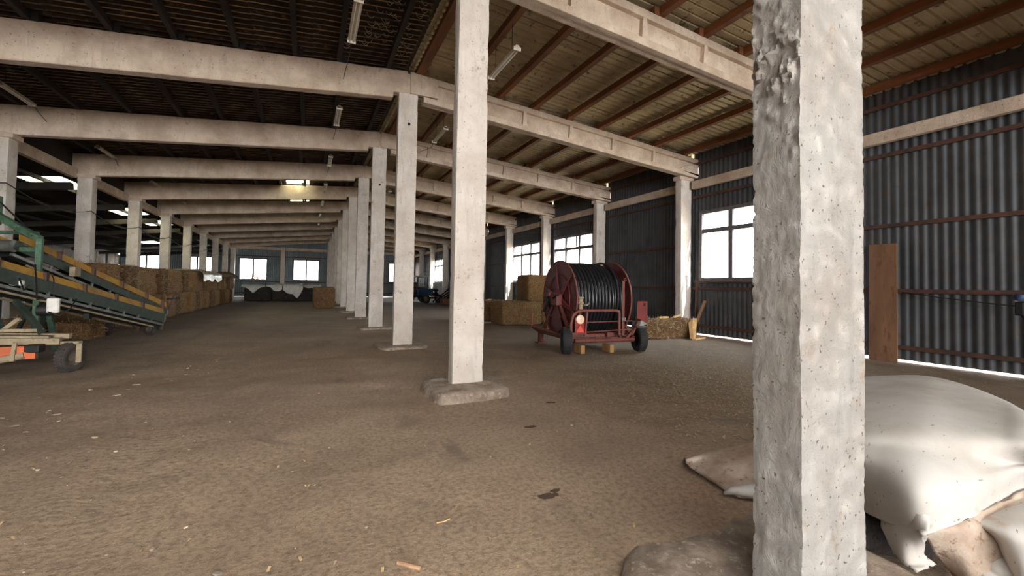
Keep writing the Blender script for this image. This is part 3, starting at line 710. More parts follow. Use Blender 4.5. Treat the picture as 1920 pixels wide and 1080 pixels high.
# ---- straw bales
def bale_mesh(dx, dy, dz, seed, mat, n=9, amp=.035):
    m = MB(); bm = bmesh.new(); bmesh.ops.create_cube(bm, size=1); bmesh.ops.subdivide_edges(bm, edges=bm.edges[:], cuts=n, use_grid_fill=True)
    off = Vector((seed*3.7, seed*1.3, seed*9.1))
    for v in bm.verts:
        p = v.co*2; q = (abs(p.x)**16+abs(p.y)**16+abs(p.z)**16)**(1/16); s_ = max(abs(p.x), abs(p.y), abs(p.z))/q
        p = Vector((p.x*dx/2*s_, p.y*dy/2*s_, p.z*dz/2*s_))
        d = noise.noise_vector(p*3.2+off)*amp+noise.noise_vector(p*11+off)*amp*.5+noise.noise_vector(p*26+off)*amp*.28
        if v.co.z < -.49: d.z = 0
        if v.co.z > .49: d.z = min(d.z, .012)
        # twine squeezes three grooves
        g = sum(math.exp(-((p.x/dx-c)/.025)**2) for c in (-.3, 0, .3)) if dx > dy else sum(math.exp(-((p.y/dy-c)/.025)**2) for c in (-.3, 0, .3))
        v.co = (p+d)*(1-.02*g); v.co.z += dz/2
    me = bpy.data.meshes.new('bale'); bm.to_mesh(me); bm.free(); me.materials.append(MT[mat]); me.polygons.foreach_set('use_smooth', [True]*len(me.polygons))
    return me
def fringe_mesh(dx, dy, dz, n, seed, faces='xyz'):
    r = random.Random(seed); m = MB()
    for i in range(n):
        f = r.choice(faces)
        if f == 'y': p = Vector((r.uniform(-.5, .5)*dx, -dy/2, r.uniform(0, 1)*dz)); nrm = Vector((0, -1, 0))
        elif f == 'Y': p = Vector((r.uniform(-.5, .5)*dx, dy/2, r.uniform(0, 1)*dz)); nrm = Vector((0, 1, 0))
        elif f == 'x': p = Vector((-dx/2, r.uniform(-.5, .5)*dy, r.uniform(0, 1)*dz)); nrm = Vector((-1, 0, 0))
        elif f == 'X': p = Vector((dx/2, r.uniform(-.5, .5)*dy, r.uniform(0, 1)*dz)); nrm = Vector((1, 0, 0))
        else: p = Vector((r.uniform(-.5, .5)*dx, r.uniform(-.5, .5)*dy, dz)); nrm = Vector((0, 0, 1))
        d = Vector((r.uniform(-1, 1), r.uniform(-1, 1), r.uniform(-1, 1))).normalized(); d = (d-nrm*d.dot(nrm)*.6+nrm*.12).normalized()
        L = r.uniform(.06, .2); w = .006; s_ = d.cross(nrm).normalized()*w
        a = p-nrm*.01; b = p+d*L*.5+nrm*.02; c = p+d*L+nrm*.0; 
        if c.z < .004: c.z = .004
        for w_ in (b, c): w_.x = max(-dx/2-.04, min(dx/2+.04, w_.x)); w_.y = max(-dy/2-.03, min(dy/2+.03, w_.y))
        if b.z < .004: b.z = .004
        m.add([a-s_, a+s_, b+s_, b-s_, c], [(0, 1, 2, 3), (3, 2, 4)])
    return m.mesh('loose_straw', MT['straw'], False, False)
def bale(x, y, z, dx, dy, dz, seed, mat, lab, grp=None, rz=0, fr=0, faces='yxz', n=9, amp=.035, tw=True):
    root = empty('straw_bale', (x, y, z), rz); tag(root, lab, 'bale', grp)
    inst('straw_block', bale_mesh(dx, dy, dz, seed, mat, n, amp), parent=root)
    if fr: tag(inst('loose_straw', fringe_mesh(dx, dy, dz, fr, seed, faces), parent=root), kind='stuff')
    if tw:
        for c in (-.3, .3):
            if dx > dy: pts = [(c*dx, -dy/2-.012, .01), (c*dx, -dy/2-.012, dz+.005), (c*dx, dy/2+.01, dz+.005), (c*dx, dy/2+.01, .01)]
            else: pts = [(-dx/2-.012, c*dy, .01), (-dx/2-.012, c*dy, dz+.005), (dx/2+.012, c*dy, dz+.005), (dx/2+.012, c*dy, .01)]
            MB().tube(pts, .004, 4).obj('twine', MT['straw'], root)
    return root
# long stack on the left, two high
cache = [bale_mesh(1.5, 1.14, .98, s_, 'hay' if s_ % 3 else 'haydark', 8, .05) for s_ in range(6)]
frc = [fringe_mesh(1.5, 1.14, .98, 300, 90+s_, 'XXz') for s_ in range(3)]
i = 0; yb = 16.6
nst = 19
for i in range(nst):
    for lev in range(2):
        x = -7.92+.07*math.sin(i*1.7)+(.06 if lev else 0)-.15*(1-i/nst)
        root = empty('straw_bale', (x, yb+i*1.20, lev*.985), .02*math.sin(i*3+lev))
        tag(root, 'straw bale in the long left stack, %s row, %s from the near end' % ('upper' if lev else 'lower', ORD[i+1]), 'bale', 'straw bales of the long left stack')
        c = inst('straw_block', cache[(i*2+lev) % 6], parent=root)
        if i < 14: tag(inst('loose_straw', frc[(i+lev) % 3], parent=root), kind='stuff')
# film and dark covering lying over the stack
def net(x0, x1, y0, y1, fn, nx=5, ny=7): return [[(x0+(x1-x0)*i/(nx-1), y0+(y1-y0)*j/(ny-1), fn(i/(nx-1), j/(ny-1))) for i in range(nx)] for j in range(ny)]
R2 = random.Random(3)
def drape(name, y0, y1, mat, lab, hang, x0=-8.9, xf=-6.98, ztop_=2.01, seed=1, lump=.1):
    rows = []; ny_ = 8
    for j in range(ny_):
        y = y0+(y1-y0)*j/(ny_-1); h = hang*(.45+.55*abs(math.sin(j*1.9+seed))); b = lump*abs(noise.noise(Vector((y, seed, 0))))*2
        rows.append([(x0, y, ztop_+b*.5), (x0+.6, y, ztop_+b), (xf-.5, y, ztop_+b*1.2), (xf-.08, y, ztop_+.03), (xf+.10, y, ztop_-.12), (xf+.12, y, ztop_-h*.6-.12), (xf+.13, y, ztop_-h-.12)])
    return tag(cloth(name, rows, MT[mat], None, 4, .01, .03, 4, seed, .02), lab, 'cover')
drape('plastic_film', 26.4, 31.5, 'film', 'milky plastic film crumpled over the long straw stack', .45, seed=2, lump=.2)
drape('dark_cover', 31.8, 38.6, 'haydark', 'dark rumpled cover on the far end of the long straw stack', .15, seed=5, lump=.16)
# bales and loose hay under the conveyors
for q, (x, y, dx, dy, dz, rz, lab) in enumerate(((-8.35, 14.3, 1.2, .9, .55, .2, 'low straw bale under the green conveyor, behind the trailer'), (-7.35, 14.75, .8, .7, .42, -.15, 'small straw bale lying under the green conveyor near its wheels'))):
    bale(x, y, 0, dx, dy, dz, 60+q, 'hay', lab, rz=rz, fr=160, faces='yXz')
# centre-left big bale near the columns
bale(-1.22, 29.1, 0, 1.2, 1.25, 1.27, 70, 'haydark', 'big dusty hay bale standing alone by the far centre columns', fr=120, faces='yXz')
# bales on the right, behind the hose reel
bale(5.55, 16.05, 0, 1.75, 1.3, .93, 71, 'hay', 'golden straw bale on the floor behind the hose reel, leftmost', 'straw bales behind the hose reel', fr=500, faces='yyyxz', n=14)
bale(7.35, 16.05, 0, 1.75, 1.3, .93, 72, 'hay', 'golden straw bale on the floor, mostly hidden by hose reel', 'straw bales behind the hose reel', fr=160, faces='yyxz')
bale(6.60, 16.1, .93, 1.5, 1.2, 1.06, 73, 'hay', 'tall straw bale on top of the lower ones behind the hose reel', 'straw bales behind the hose reel', fr=260, faces='yyxz', n=12)
bale(4.95, 18.2, 0, 1.2, 1.6, .88, 74, 'haydark', 'dark bale farther back left of the golden one', 'straw bales behind the hose reel', fr=60)
# bale with split wood by the right wall
bale(7.95, 10.35, 0, 1.75, .62, .60, 75, 'haydark', 'low brown hay bale with timber offcuts on top, by right wall column', rz=-.12, fr=260, faces='yyxz', n=12)
def plank(a, b, w, t, mat, lab, grp=None, up=(0, 0, 1), name='timber_offcut', cat='timber'):
    a, b = Vector(a), Vector(b); c = (a+b)/2; m = MB(); d = b-a
    nseg = 4; 
    for i in range(1): m.bar(a-c, b-c, w, t, up)
    o = m.obj(name, MT[mat], loc=c, bevel=.004); return tag(o, lab, cat, grp)
plank((7.55, 10.2, .635), (8.0, 10.3, .63), .09, .05, 'palewood', 'pale split stick on the low bale, left one', 'split wood on the low bale')
plank((7.95, 10.0, .65), (8.62, 10.35, .70), .07, .04, 'palewood', 'long pale stick crossing the top of the low bale', 'split wood on the low bale')
plank((8.42, 9.68, .02), (8.78, 9.95, .60), .12, .05, 'palewood', 'bright split board leaning on the right end of the low bale', 'split wood leaning by the low bale')
plank((8.30, 9.62, .02), (8.60, 9.98, .52), .10, .05, 'wood', 'brown split board leaning on low bale end', 'split wood leaning by the low bale')
plank((8.25, 9.5, .03), (8.95, 9.75, .03), .10, .05, 'palewood', 'pale board flat on floor at the low bale end', 'split wood leaning by the low bale')
plank((8.7, 9.75, .03), (9.1, 10.1, .05), .14, .05, 'wood', 'short block on floor next to the wall column foot', 'split wood leaning by the low bale')
# boards leaning beside the wall column and the tall brown board
plank((9.36, 10.62, .02), (9.55, 10.25, 1.15), .12, .03, 'board', 'narrow brown board leaning on wall beside the sunlit column', up=(0, 1, 0), name='board', cat='board')
plank((9.42, 10.52, .02), (9.60, 10.62, 1.70), .10, .03, 'girt', 'taller narrow board leaning on wall beside the sunlit column', up=(0, 1, 0), name='board', cat='board')
m = MB(); ax_ = Vector((.30, .123, 2.57)); sd = Vector((0, .258, .003)); nn = Vector((.015, 0, 0)); B0 = Vector((9.21, 5.255, .015))
prof = [(0, 1), (.18, 1), (.35, 1.0), (.38, 1.05), (.42, 1.0), (1, 1)]
for q in range(len(prof)-1):
    (ta, wa), (tb_, wb) = prof[q], prof[q+1]; a = B0+ax_*ta; b = B0+ax_*tb_
    m.add([a-sd*wa-nn, a+sd-nn, b+sd-nn, b-sd*wb-nn, a-sd*wa+nn, a+sd+nn, b+sd+nn, b-sd*wb+nn], [(0, 1, 2, 3), (4, 5, 6, 7), (1, 2, 6, 5), (3, 0, 4, 7)]+([(0, 1, 5, 4)] if q == 0 else [])+([(2, 3, 7, 6)] if q == len(prof)-2 else []))
o = m.obj('tall_board', MT['board'])
tag(o, 'tall brown plywood board leaning on the corrugated right wall', 'board')

# ---- hose reel machine
reel = empty('hose_reel', (4.30, 9.35, 0), math.radians(-5)); tag(reel, 'rusty red irrigation hose reel on wheels, black hose wound on its drum', 'hose reel')
RZ = 1.22
def part(m, name, mat, parent, **k):
    return m.obj(name, MT[mat], parent, **k)
L2 = .73
for sgn in (-1, 1):
    x = sgn*L2; m = MB().lathe([(.28, 0), (.93, 0), (.93, .012), (.28, .012)], (x-.006, 0, RZ), (1, 0, 0), 56, True)
    # dished ring and outer rolled rim
    f = part(m, 'flange', 'red', reel, smooth='auto')
    MB().tube([(x, .935*math.cos(t), RZ+.935*math.sin(t)) for t in [2*math.pi*q/56 for q in range(56)]], .022, 8, True).obj('rim', MT['redbar'], f, True)
    MB().tube([(x+sgn*.02, .60*math.cos(t), RZ+.60*math.sin(t)) for t in [2*math.pi*q/40 for q in range(40)]], .016, 6, True).obj('inner_ring', MT['red'], f, True)
    for q in range(6):
        t = q*math.pi/3+.35; c, s_ = math.cos(t), math.sin(t); xx = x+sgn*.03
        w = Vector((0, -s_, c)); a = Vector((xx, c*.16, RZ+s_*.16)); b = Vector((xx, c*.90, RZ+s_*.90))
        sp = MB(); o1 = Vector((sgn*.035, 0, 0))
        sp.add([a-w*.10, a+w*.10, b+w*.025, b-w*.025, a-w*.07+o1, a+w*.07+o1, b+w*.015+o1*.3, b-w*.015+o1*.3], [(0, 1, 2, 3), (4, 5, 6, 7), (0, 1, 5, 4), (1, 2, 6, 5), (2, 3, 7, 6), (3, 0, 4, 7)])
        sp.obj('spoke', MT['red'], f)
part(MB().lathe([(.70, -L2+.01), (.70, L2-.01)], (0, 0, RZ), (1, 0, 0), 48), 'barrel', 'dark', reel, smooth='auto')
part(MB().lathe([(.10, -.90), (.10, .80)], (0, 0, RZ), (1, 0, 0), 20), 'shaft', 'dark', reel, smooth='auto')
for sgn, nm_ in ((-1, 'hub'), (1, 'hub')):
    part(MB().lathe([(.0, .0), (.24, .0), (.24, .06), (.15, .10), (.15, .17), (.06, .19), (0, .19)], (sgn*(L2+.03), 0, RZ), (sgn, 0, 0), 20), nm_, 'red', reel, smooth='auto')
nc = 14
for q in range(nc):
    x = -L2+.075+q*.0925; rr = .86 if q < 11 else (.82, .80, .78)[q-11]
    MB().tube([(x+.046*(t/(2*math.pi)-.5), rr*math.cos(t), RZ+rr*math.sin(t)) for t in [2*math.pi*k/48 for k in range(48)]], .043, 10, True).obj('hose_coil', MT['hose'], reel, True)
pts = [(.36+.10*k/40, (.90+.02*k/40)*math.cos(t), RZ+(.90+.02*k/40)*math.sin(t)) for k, t in [(k, math.radians(-40+k*5.6)) for k in range(41)]]
MB().tube([(p[0], -p[1], p[2]) for p in pts], .03, 8).obj('loose_hose_end', MT['hose'], reel, True)
# gearbox and drive on the left flange
g = MB().box((-.86, -.10, RZ-.02), (.16, .34, .28)).box((-.93, .16, RZ+.10), (.12, .16, .12))
gb = part(g, 'gearbox', 'red', reel, bevel=.02)
part(MB().tube([(-.95, -.1, RZ+.02), (-1.0, -.32, RZ+.08), (-1.0, -.5, RZ+.10)], .025, 8), 'lever', 'dark', gb, smooth=True)
part(MB().bar((-.95, .12, RZ), (-.95, .42, RZ-.34), .06, .05), 'lever', 'dark', gb)
part(MB().box((-.93, .33, RZ-.02), (.08, .20, .12)), 'motor', 'dark', gb, bevel=.02)
# A-shaped side stands
for sgn in (-1, 1):
    x = sgn*.80
    m = MB().bar((x, -.05, RZ), (x, -.80, .34), .07, .07, (1, 0, 0)).bar((x, .05, RZ), (x, .80, .34), .07, .07, (1, 0, 0)).bar((x, -.42, .78), (x, .42, .78), .05, .05)
    part(m, 'side_stand', 'redbar', reel, bevel=.008)
    part(MB().add([(x+.03*sgn, -.04, RZ-.05), (x+.03*sgn, .20, RZ-.45), (x+.03*sgn, -.05, .38), (x+.03*sgn, -.42, .50), (x+.045*sgn, -.04, RZ-.05), (x+.045*sgn, .20, RZ-.45), (x+.045*sgn, -.05, .38), (x+.045*sgn, -.42, .50)], [(0, 1, 2, 3), (4, 5, 6, 7), (0, 1, 5, 4), (1, 2, 6, 5), (2, 3, 7, 6), (3, 0, 4, 7)]), 'gusset_plate', 'red', reel)
part(MB().box((-.80, .05, .32), (.09, 2.0, .10)).box((.80, .05, .32), (.09, 2.0, .10)).box((0, .98, .32), (1.7, .09, .10)).box((0, -.72, .38), (1.7, .09, .10)), 'chassis', 'redbar', reel, bevel=.008)
# drawbar side arm at the left
part(MB().tube([(-.84, -.55, .34), (-1.06, .02, .44), (-1.22, .55, .50), (-1.22, .56, .80)], .03, 8), 'side_arm', 'redbar', reel)
part(MB().bar((-.84, .9, .30), (-1.22, .55, .48), .05, .05), 'side_arm', 'redbar', reel)
# front axle with wheels
ax = part(MB().lathe([(.055, -.80), (.055, .78)], (-.02, -.98, .29), (1, 0, 0), 14), 'axle', 'redbar', reel, smooth='auto')
def wheel(x, y, z, r, w, parent, rz=0, mat='tyre_dark', rim='dark', tilt=0):
    e = MB().lathe([(r*.58, -w*.42), (r*.80, -w*.5), (r*.95, -w*.42), (r, -w*.25), (r, w*.25), (r*.95, w*.42), (r*.80, w*.5), (r*.58, w*.42)], (0, 0, 0), (1, 0, 0), 32, True)
    o = e.obj('wheel', MT[mat], parent, 'auto', loc=(x, y, z)); o.rotation_euler = (tilt, 0, rz)
    MB().lathe([(0, -w*.18), (r*.30, -w*.22), (r*.34, -w*.10), (r*.52, -w*.12), (r*.585, -w*.40), (r*.60, -w*.40), (r*.60, w*.40), (r*.585, w*.40), (r*.52, w*.12), (r*.34, w*.10), (r*.30, w*.22), (0, w*.18)], (0, 0, 0), (1, 0, 0), 24).obj('rim', MT[rim], o, 'auto')
    tr = MB()
    for q in range(28):
        t = 2*math.pi*q/28; c, s_ = math.cos(t), math.sin(t)
        for sg in (-1, 1):
            m3 = Matrix(((1, 0, 0), (0, c, -s_), (0, s_, c))) ; tr.box((sg*w*.2, c*r, s_*r), (w*.3, .02, r*.11), m3)
    tag(tr.obj('tread', MT[mat], o), kind='stuff')
    return o
wheel(-1.02, -.97, .30, .30, .22, reel, math.radians(-20)); wheel(.92, -.99, .30, .30, .21, reel, math.radians(-10))
for sgn in (-1, 1): part(MB().box((sgn*.80, .95, .15), (.12, .12, .26)).box((sgn*.80, .95, .02), (.24, .24, .03)), 'support_foot', 'redbar', reel, bevel=.006)
part(MB().bar((-.80, -.93, .26), (-.80, -.70, .62), .07, .07), 'steering_leg', 'redbar', reel)
part(MB().bar((.42, -1.0, .26), (.42, -.80, .50), .05, .06), 'steering_leg', 'redbar', reel)
# front guard: big rounded tube frame and thin rails
yg = -1.12
pts = [(-.98, yg, .40), (-.98, yg, .70), (-.93, yg, .88), (-.82, yg, .965), (-.66, yg, .985), (.18, yg, .985), (.25, yg, .96), (.27, yg, .90), (.27, yg, .42)]
part(MB().tube(pts, .035, 10), 'guard_rail', 'redbar', reel, smooth='auto')
part(MB().tube([(-.62, yg, .44), (-.60, yg+.01, .70), (-.55, yg+.01, .72), (.27, yg, .735)], .015, 6), 'thin_rail', 'redbar', reel)
part(MB().tube([(-.70, yg, .495), (.27, yg, .535), (.62, yg, .54)], .015, 6), 'thin_rail', 'redbar', reel)
part(MB().tube([(.38, yg, .735), (.66, yg+.05, .74)], .013, 6), 'thin_rail', 'redbar', reel)
part(MB().bar((-.62, yg+.01, .42), (-.58, yg+.01, .97), .05, .04), 'upright', 'redbar', reel)
part(MB().box((-.80, yg+.02, .47), (.42, .09, .05)), 'lamp_shelf', 'redbar', reel, bevel=.006)
part(MB().box((-.40, -.90, .40), (.9, .07, .07)).box((.08, -.95, .42), (.16, .2, .10)), 'crossmember', 'redbar', reel, bevel=.006)
post = part(MB().bar((.40, yg+.04, .40), (.40, yg+.04, 1.70), .065, .04, (0, 1, 0)), 'tall_post', 'redbar', reel, bevel=.006)
part(MB().lathe([(.025, 0), (.04, 0), (.04, .03), (.025, .03)], (.40, yg-.0, 1.70), (0, -1, 0), 16, True), 'hose_eye', 'redbar', post)
part(MB().box((.40, yg+.02, .78), (.10, .07, .09)), 'clamp', 'steelgrey', post, bevel=.01)
# tail lights
lp = part(MB().box((-.78, yg-.03, .66), (.24, .03, .34)), 'lamp_board', 'lens_red2', reel, bevel=.006)
part(MB().lathe([(0, .03), (.07, .028), (.10, .018), (.105, 0)][::-1], (-.78, yg-.045, .79), (0, -1, 0), 28), 'round_lens', 'lens_white', lp, smooth='auto')
part(MB().prism([(-.88, .50), (-.68, .50), (-.78, .67)], .012, Matrix.Translation((0, yg-.052, 0))), 'triangle_reflector', 'lens_red', lp)
# right plate with mudguard
part(MB().prism([(.82, .80), (.84, 1.20), (1.12, 1.20), (1.12, .66), (.97, .74)], .03, Matrix.Translation((0, -1.02, 0))), 'upright_plate', 'redbright', reel, bevel=.004)
part(MB().box((1.03, -1.04, 1.12), (.05, .012, .07)), 'slot', 'dark', reel)
part(MB().box((.90, -1.0, .595), (.26, .24, .03)).bar((.84, -.95, .60), (.90, -.92, .72), .2, .03).bar((1.03, -1.0, .60), (.94, -.98, .72), .03, .2), 'mudguard', 'steelgrey', reel, bevel=.004)
part(MB().bar((.70, -1.0, .40), (.90, -.98, .72), .05, .05).bar((.55, -.98, .32), (.85, -.98, .58), .05, .05), 'bracket', 'redbar', reel)
# hydrant stub
hy = part(MB().lathe([(.05, -.16), (.05, 0), (.075, .01), (.075, .05), (.05, .06), (.05, .13), (.08, .14), (.08, .17), (0, .17)], (-.62, -.90, 1.12), (0, 0, 1), 16), 'water_inlet', 'rail', reel, smooth='auto')
part(MB().tube([(-.55, -.90, 1.10), (-.46, -.92, 1.10), (-.42, -.94, 1.16)], .03, 8), 'elbow', 'steelgrey', hy, smooth=True)
part(MB().tube([(-.62, -.9, .96), (-.66, -.86, .8), (-.74, -.8, .6)], .04, 8), 'feed_pipe', 'redbar', reel, smooth=True)
for q, (x, y, lab) in enumerate(((3.52, 8.42, 'small pale wood block under left part of hose reel axle'), (4.27, 8.36, 'small pale wood block under right part of hose reel axle'))):
    o = MB().box((0, 0, 0), (.11, .30, .19)).obj('wood_block', MT['wood'], loc=(x, y, .11), bevel=.006); tag(o, lab, 'block')

# ---- conveyors with green frame, left
def conveyor(a, b, lab, w=.55, hgt=.24, nseg=5, seedy=0):
    a, b = Vector(a), Vector(b); root = empty('belt_conveyor', (a.x, a.y, 0)); tag(root, lab, 'conveyor')
    d = (b-a); L = d.length; d.normalize(); s_ = d.cross(Vector((0, 0, 1))).normalized()
    if s_.x < 0: s_ = -s_
    u = s_.cross(d); u = u if u.z > 0 else -u
    O = Vector((a.x, a.y, 0))
    def P(t, side, up): return a+d*t+s_*side+u*up-O
    for sd in (w/2, -w/2):
        MB().bar(P(0, sd, -.18), P(L, sd, -.18), .03, hgt*.9, u).obj('side_panel', MT['dgreen'], root, bevel=.004)
        MB().bar(P(0, sd, -.36), P(L, sd, -.36), .045, .05, u).obj('lower_rail', MT['steelgrey'], root)
        n = nseg; g = .10
        for i in range(n):
            t0, t1 = L*i/n+g/2, L*(i+1)/n-g/2
            MB().add([P(t0, sd+.012, -.07), P(t1, sd+.012, -.07), P(t1, sd-.03*(1 if sd > 0 else -1), .07), P(t0, sd-.03*(1 if sd > 0 else -1), .07),
                      P(t0, sd-.0, -.07), P(t1, sd-.0, -.07), P(t1, sd-.045*(1 if sd > 0 else -1), .07), P(t0, sd-.045*(1 if sd > 0 else -1), .07)],
                     [(0, 1, 2, 3), (4, 5, 6, 7), (0, 1, 5, 4), (1, 2, 6, 5), (2, 3, 7, 6), (3, 0, 4, 7)]).obj('yellow_guard', MT['yellow'], root)
            if i: MB().box(P(L*i/n, sd, .0), (.05, .10, .17)).obj('guard_bracket', MT['girt'], root, bevel=.006)
        MB().bar(P(L*.06, sd*.9, -.46), P(L*.92, sd*.9, -.44), .03, .035, u).obj('lower_rail', MT['rail'], root)
        for i in range(1, int(L/.55)):
            MB().bar(P(i*.55, sd, -.35), P(i*.55, sd, -.26), .03, .05, d).obj('spacer', MT['steelgrey'], root)
    MB().bar(P(0, 0, -.10), P(L, 0, -.10), w-.06, .02, u).obj('belt', MT['dark'], root)
    MB().bar(P(0, 0, -.40), P(L, 0, -.40), w-.08, .03, u).obj('return_belt', MT['dark'], root)
    for t in (0, L): MB().tube([P(t, -w/2, -.2), P(t, w/2, -.2)], .11, 14).obj('roller', MT['steelgrey'], root, 'auto')
    return root, P, L
cA, PA, LA = conveyor((-5.95, 15.55, .80), (-7.25, 11.3, 2.28), 'farther green belt conveyor with yellow guards, rising to the green frame', .5, .17, 5)
cB, PB, LB = conveyor((-5.90, 14.95, .66), (-7.28, 9.3, 1.98), 'nearer green belt conveyor with yellow guards, lower one beside the trailer', .55, .26, 6)
# end bracket, casters, dolly of the nearer conveyor
def rel(root, p): return Vector(p)-Vector(root.location)
def rb(root, a, b, w, h, name, mat, up=(0, 0, 1), bevel=.005): return MB().bar(rel(root, a), rel(root, b), w, h, up).obj(name, MT[mat], root, bevel=bevel)
rb(cB, (-5.72, 15.0, .16), (-5.72, 15.02, .95), .05, .07, 'end_post', 'girt'); rb(cB, (-6.25, 15.1, .16), (-6.25, 15.1, .85), .05, .07, 'end_post', 'girt')
rb(cA, (-5.78, 15.62, .45), (-5.60, 15.70, 1.08), .05, .06, 'end_post', 'girt'); rb(cA, (-5.75, 15.6, .98), (-5.50, 15.75, 1.0), .10, .04, 'end_hook', 'dark')
rb(cB, (-7.15, 15.3, .38), (-5.75, 15.1, .42), .06, .06, 'dolly_bar', 'girt'); rb(cB, (-7.0, 15.3, .2), (-6.35, 15.0, .24), .05, .05, 'dolly_bar', 'girt')
w1 = wheel(-6.0-cB.location.x, 15.12-cB.location.y, .17, .165, .09, cB, math.radians(55), 'tyre', 'rim'); w2 = wheel(-7.0-cB.location.x, 15.38-cB.location.y, .17, .165, .09, cB, math.radians(60), 'tyre', 'rim')
# support legs under the conveyors
rb(cB, (-6.95, 12.0, .05), (-6.75, 11.6, 1.05), .06, .06, 'support_leg', 'dgreen'); rb(cB, (-6.55, 12.9, .9), (-6.55, 12.9, .62), .16, .10, 'bracket', 'dgreen')
rb(cA, (-7.4, 11.6, .0), (-7.3, 11.4, 1.9), .07, .07, 'support_leg', 'dgreen'); rb(cA, (-7.7, 12.6, .0), (-7.05, 12.4, 1.55), .06, .06, 'support_leg', 'dgreen')
# green gantry frame
gf = empty('green_frame', (-6.8, 10.8, 0)); tag(gf, 'worn green steel frame standing over the upper ends of the conveyors', 'frame')
for a, b, w, h, n_ in (((-6.70, 11.2, 0), (-6.70, 11.2, 2.26), .09, .09, 'upright'), ((-6.95, 12.6, 0.0), (-7.22, 12.3, 2.46), .09, .09, 'upright'),
                       ((-8.1, 11.9, 3.05), (-6.70, 11.2, 2.24), .10, .12, 'diagonal'), ((-8.6, 12.6, 2.42), (-7.2, 12.3, 2.44), .07, .07, 'crossbar'),
                       ((-8.3, 11.6, 2.05), (-6.70, 11.2, 2.04), .07, .09, 'crossbar'), ((-6.70, 11.2, 2.0), (-7.22, 12.3, 2.44), .05, .05, 'brace'),
                       ((-8.3, 11.8, 0), (-8.3, 11.8, 3.2), .10, .10, 'upright')):
    MB().bar(rel(gf, a), rel(gf, b), w, h).obj(n_, MT['green'], gf, bevel=.008)
MB().box(rel(gf, (-7.62, 11.7, 2.80)), (.26, .22, .55)).obj('head_box', MT['green'], gf, bevel=.02)
o = MB().tube([rel(gf, p) for p in ((-8.2, 11.8, 3.15), (-7.8, 11.7, 3.22), (-7.45, 11.6, 2.95), (-7.0, 11.4, 2.5), (-6.8, 11.2, 2.3))], .015, 6).obj('cable', MT['wire'], gf, True)
# motor casings and cables on the nearer conveyor
def boxpart(root, c, d, name, mat, rz=0, bevel=.02): return MB().box(rel(root, c), d, Matrix.Rotation(rz, 3, 'Z')).obj(name, MT[mat], root, bevel=bevel)
boxpart(cB, (-6.02, 10.05, 1.05), (.16, .16, .26), 'white_motor_casing', 'white_box', .3, .03)
MB().lathe([(.0, -.06), (.09, -.06), (.10, 0), (.10, .10), (0, .12)], rel(cB, (-6.16, 10.05, .97)), (1, .2, 0), 16).obj('motor_end', MT['dark'], cB, 'auto')
boxpart(cB, (-6.72, 10.6, 1.42), (.18, .12, .10), 'white_cover', 'white_box', .2, .03)
boxpart(cA, (-6.60, 12.35, 1.66), (.10, .26, .20), 'pale_junction_box', 'rail', 0, .01)
for pts, r_ in ((((-6.5, 10.6, 1.75), (-6.35, 10.3, 1.45), (-6.25, 10.1, 1.15), (-6.05, 10.0, 1.18)), .012), (((-6.2, 10.4, 1.6), (-6.05, 10.1, 1.5), (-6.0, 10.0, 1.2)), .010), (((-6.05, 9.95, .95), (-5.9, 9.95, .88), (-5.82, 10.1, 1.0), (-5.85, 10.4, 1.15)), .012), (((-6.65, 10.5, 1.5), (-6.5, 10.3, 1.3), (-6.35, 10.2, 1.45)), .012)):
    MB().tube([rel(cB, p) for p in pts], r_, 6).obj('cable', MT['wire'], cB, True)
# rolled grey canvas
vs = MB().tube([(-8.2, 12.6, 1.86), (-7.8, 12.5, 1.87), (-7.4, 12.35, 1.86), (-7.05, 12.2, 1.85), (-6.8, 12.1, 1.85)], [.15, .19, .2, .2, .17], 16)
me = vs.mesh('canvas_roll', MT['panel'], True); noise_disp(me, .03, 5, 2); o = inst('canvas_roll', me); tag(o, 'grey rolled canvas bundle lying across the conveyor tops by the green frame', 'canvas')
# ---- old trailer in front of the conveyors
tr = empty('flat_trailer', (-6.3, 9.4, 0)); tag(tr, 'dusty low trailer frame with orange panel and worn wheel, bottom left', 'trailer')
def tb(a, b, w, h, n_, mat='rail', bevel=.006): return rb(tr, a, b, w, h, n_, mat, (0, 0, 1), bevel)
tb((-7.9, 9.9, .64), (-5.66, 9.72, .56), .10, .08, 'side_rail'); tb((-7.9, 9.25, .60), (-5.7, 9.50, .50), .12, .10, 'side_rail'); tb((-7.9, 9.6, .70), (-6.0, 9.75, .66), .06, .05, 'plank'); tb((-7.8, 9.45, .66), (-5.85, 9.6, .57), .22, .03, 'plank')
tb((-5.45, 9.5, .47), (-5.80, 9.55, .47), .10, .05, 'axle_arm'); tb((-5.44, 9.42, .16), (-5.44, 9.42, .47), .04, .07, 'wheel_fork')
wheel(-5.57+6.3, 9.5-9.4, .235, .235, .16, tr, math.radians(-18), 'tyre', 'rim')
wheel(-7.6+6.3, 9.9-9.4, .235, .235, .16, tr, 0, 'tyre', 'rim')
MB().tube([rel(tr, p) for p in ((-7.4, 9.0, .18), (-6.42, 9.15, .24), (-6.0, 9.22, .33))], .055, 12).obj('hydraulic_ram', MT['rail'], tr, 'auto')
boxpart(tr, (-6.45, 9.18, .37), (1.15, .05, .20), 'orange_panel', 'orange', .1, .01)
tb((-6.10, 9.15, .25), (-6.10, 9.2, .52), .05, .05, 'bracket'); tb((-6.3, 9.1, .33), (-7.3, 9.0, .20), .03, .03, 'rod'); tb((-6.75, 9.12, .36), (-6.25, 9.14, .43), .03, .03, 'rod'); boxpart(tr, (-5.93, 9.3, .42), (.2, .2, .12), 'dark_coupling', 'dark')
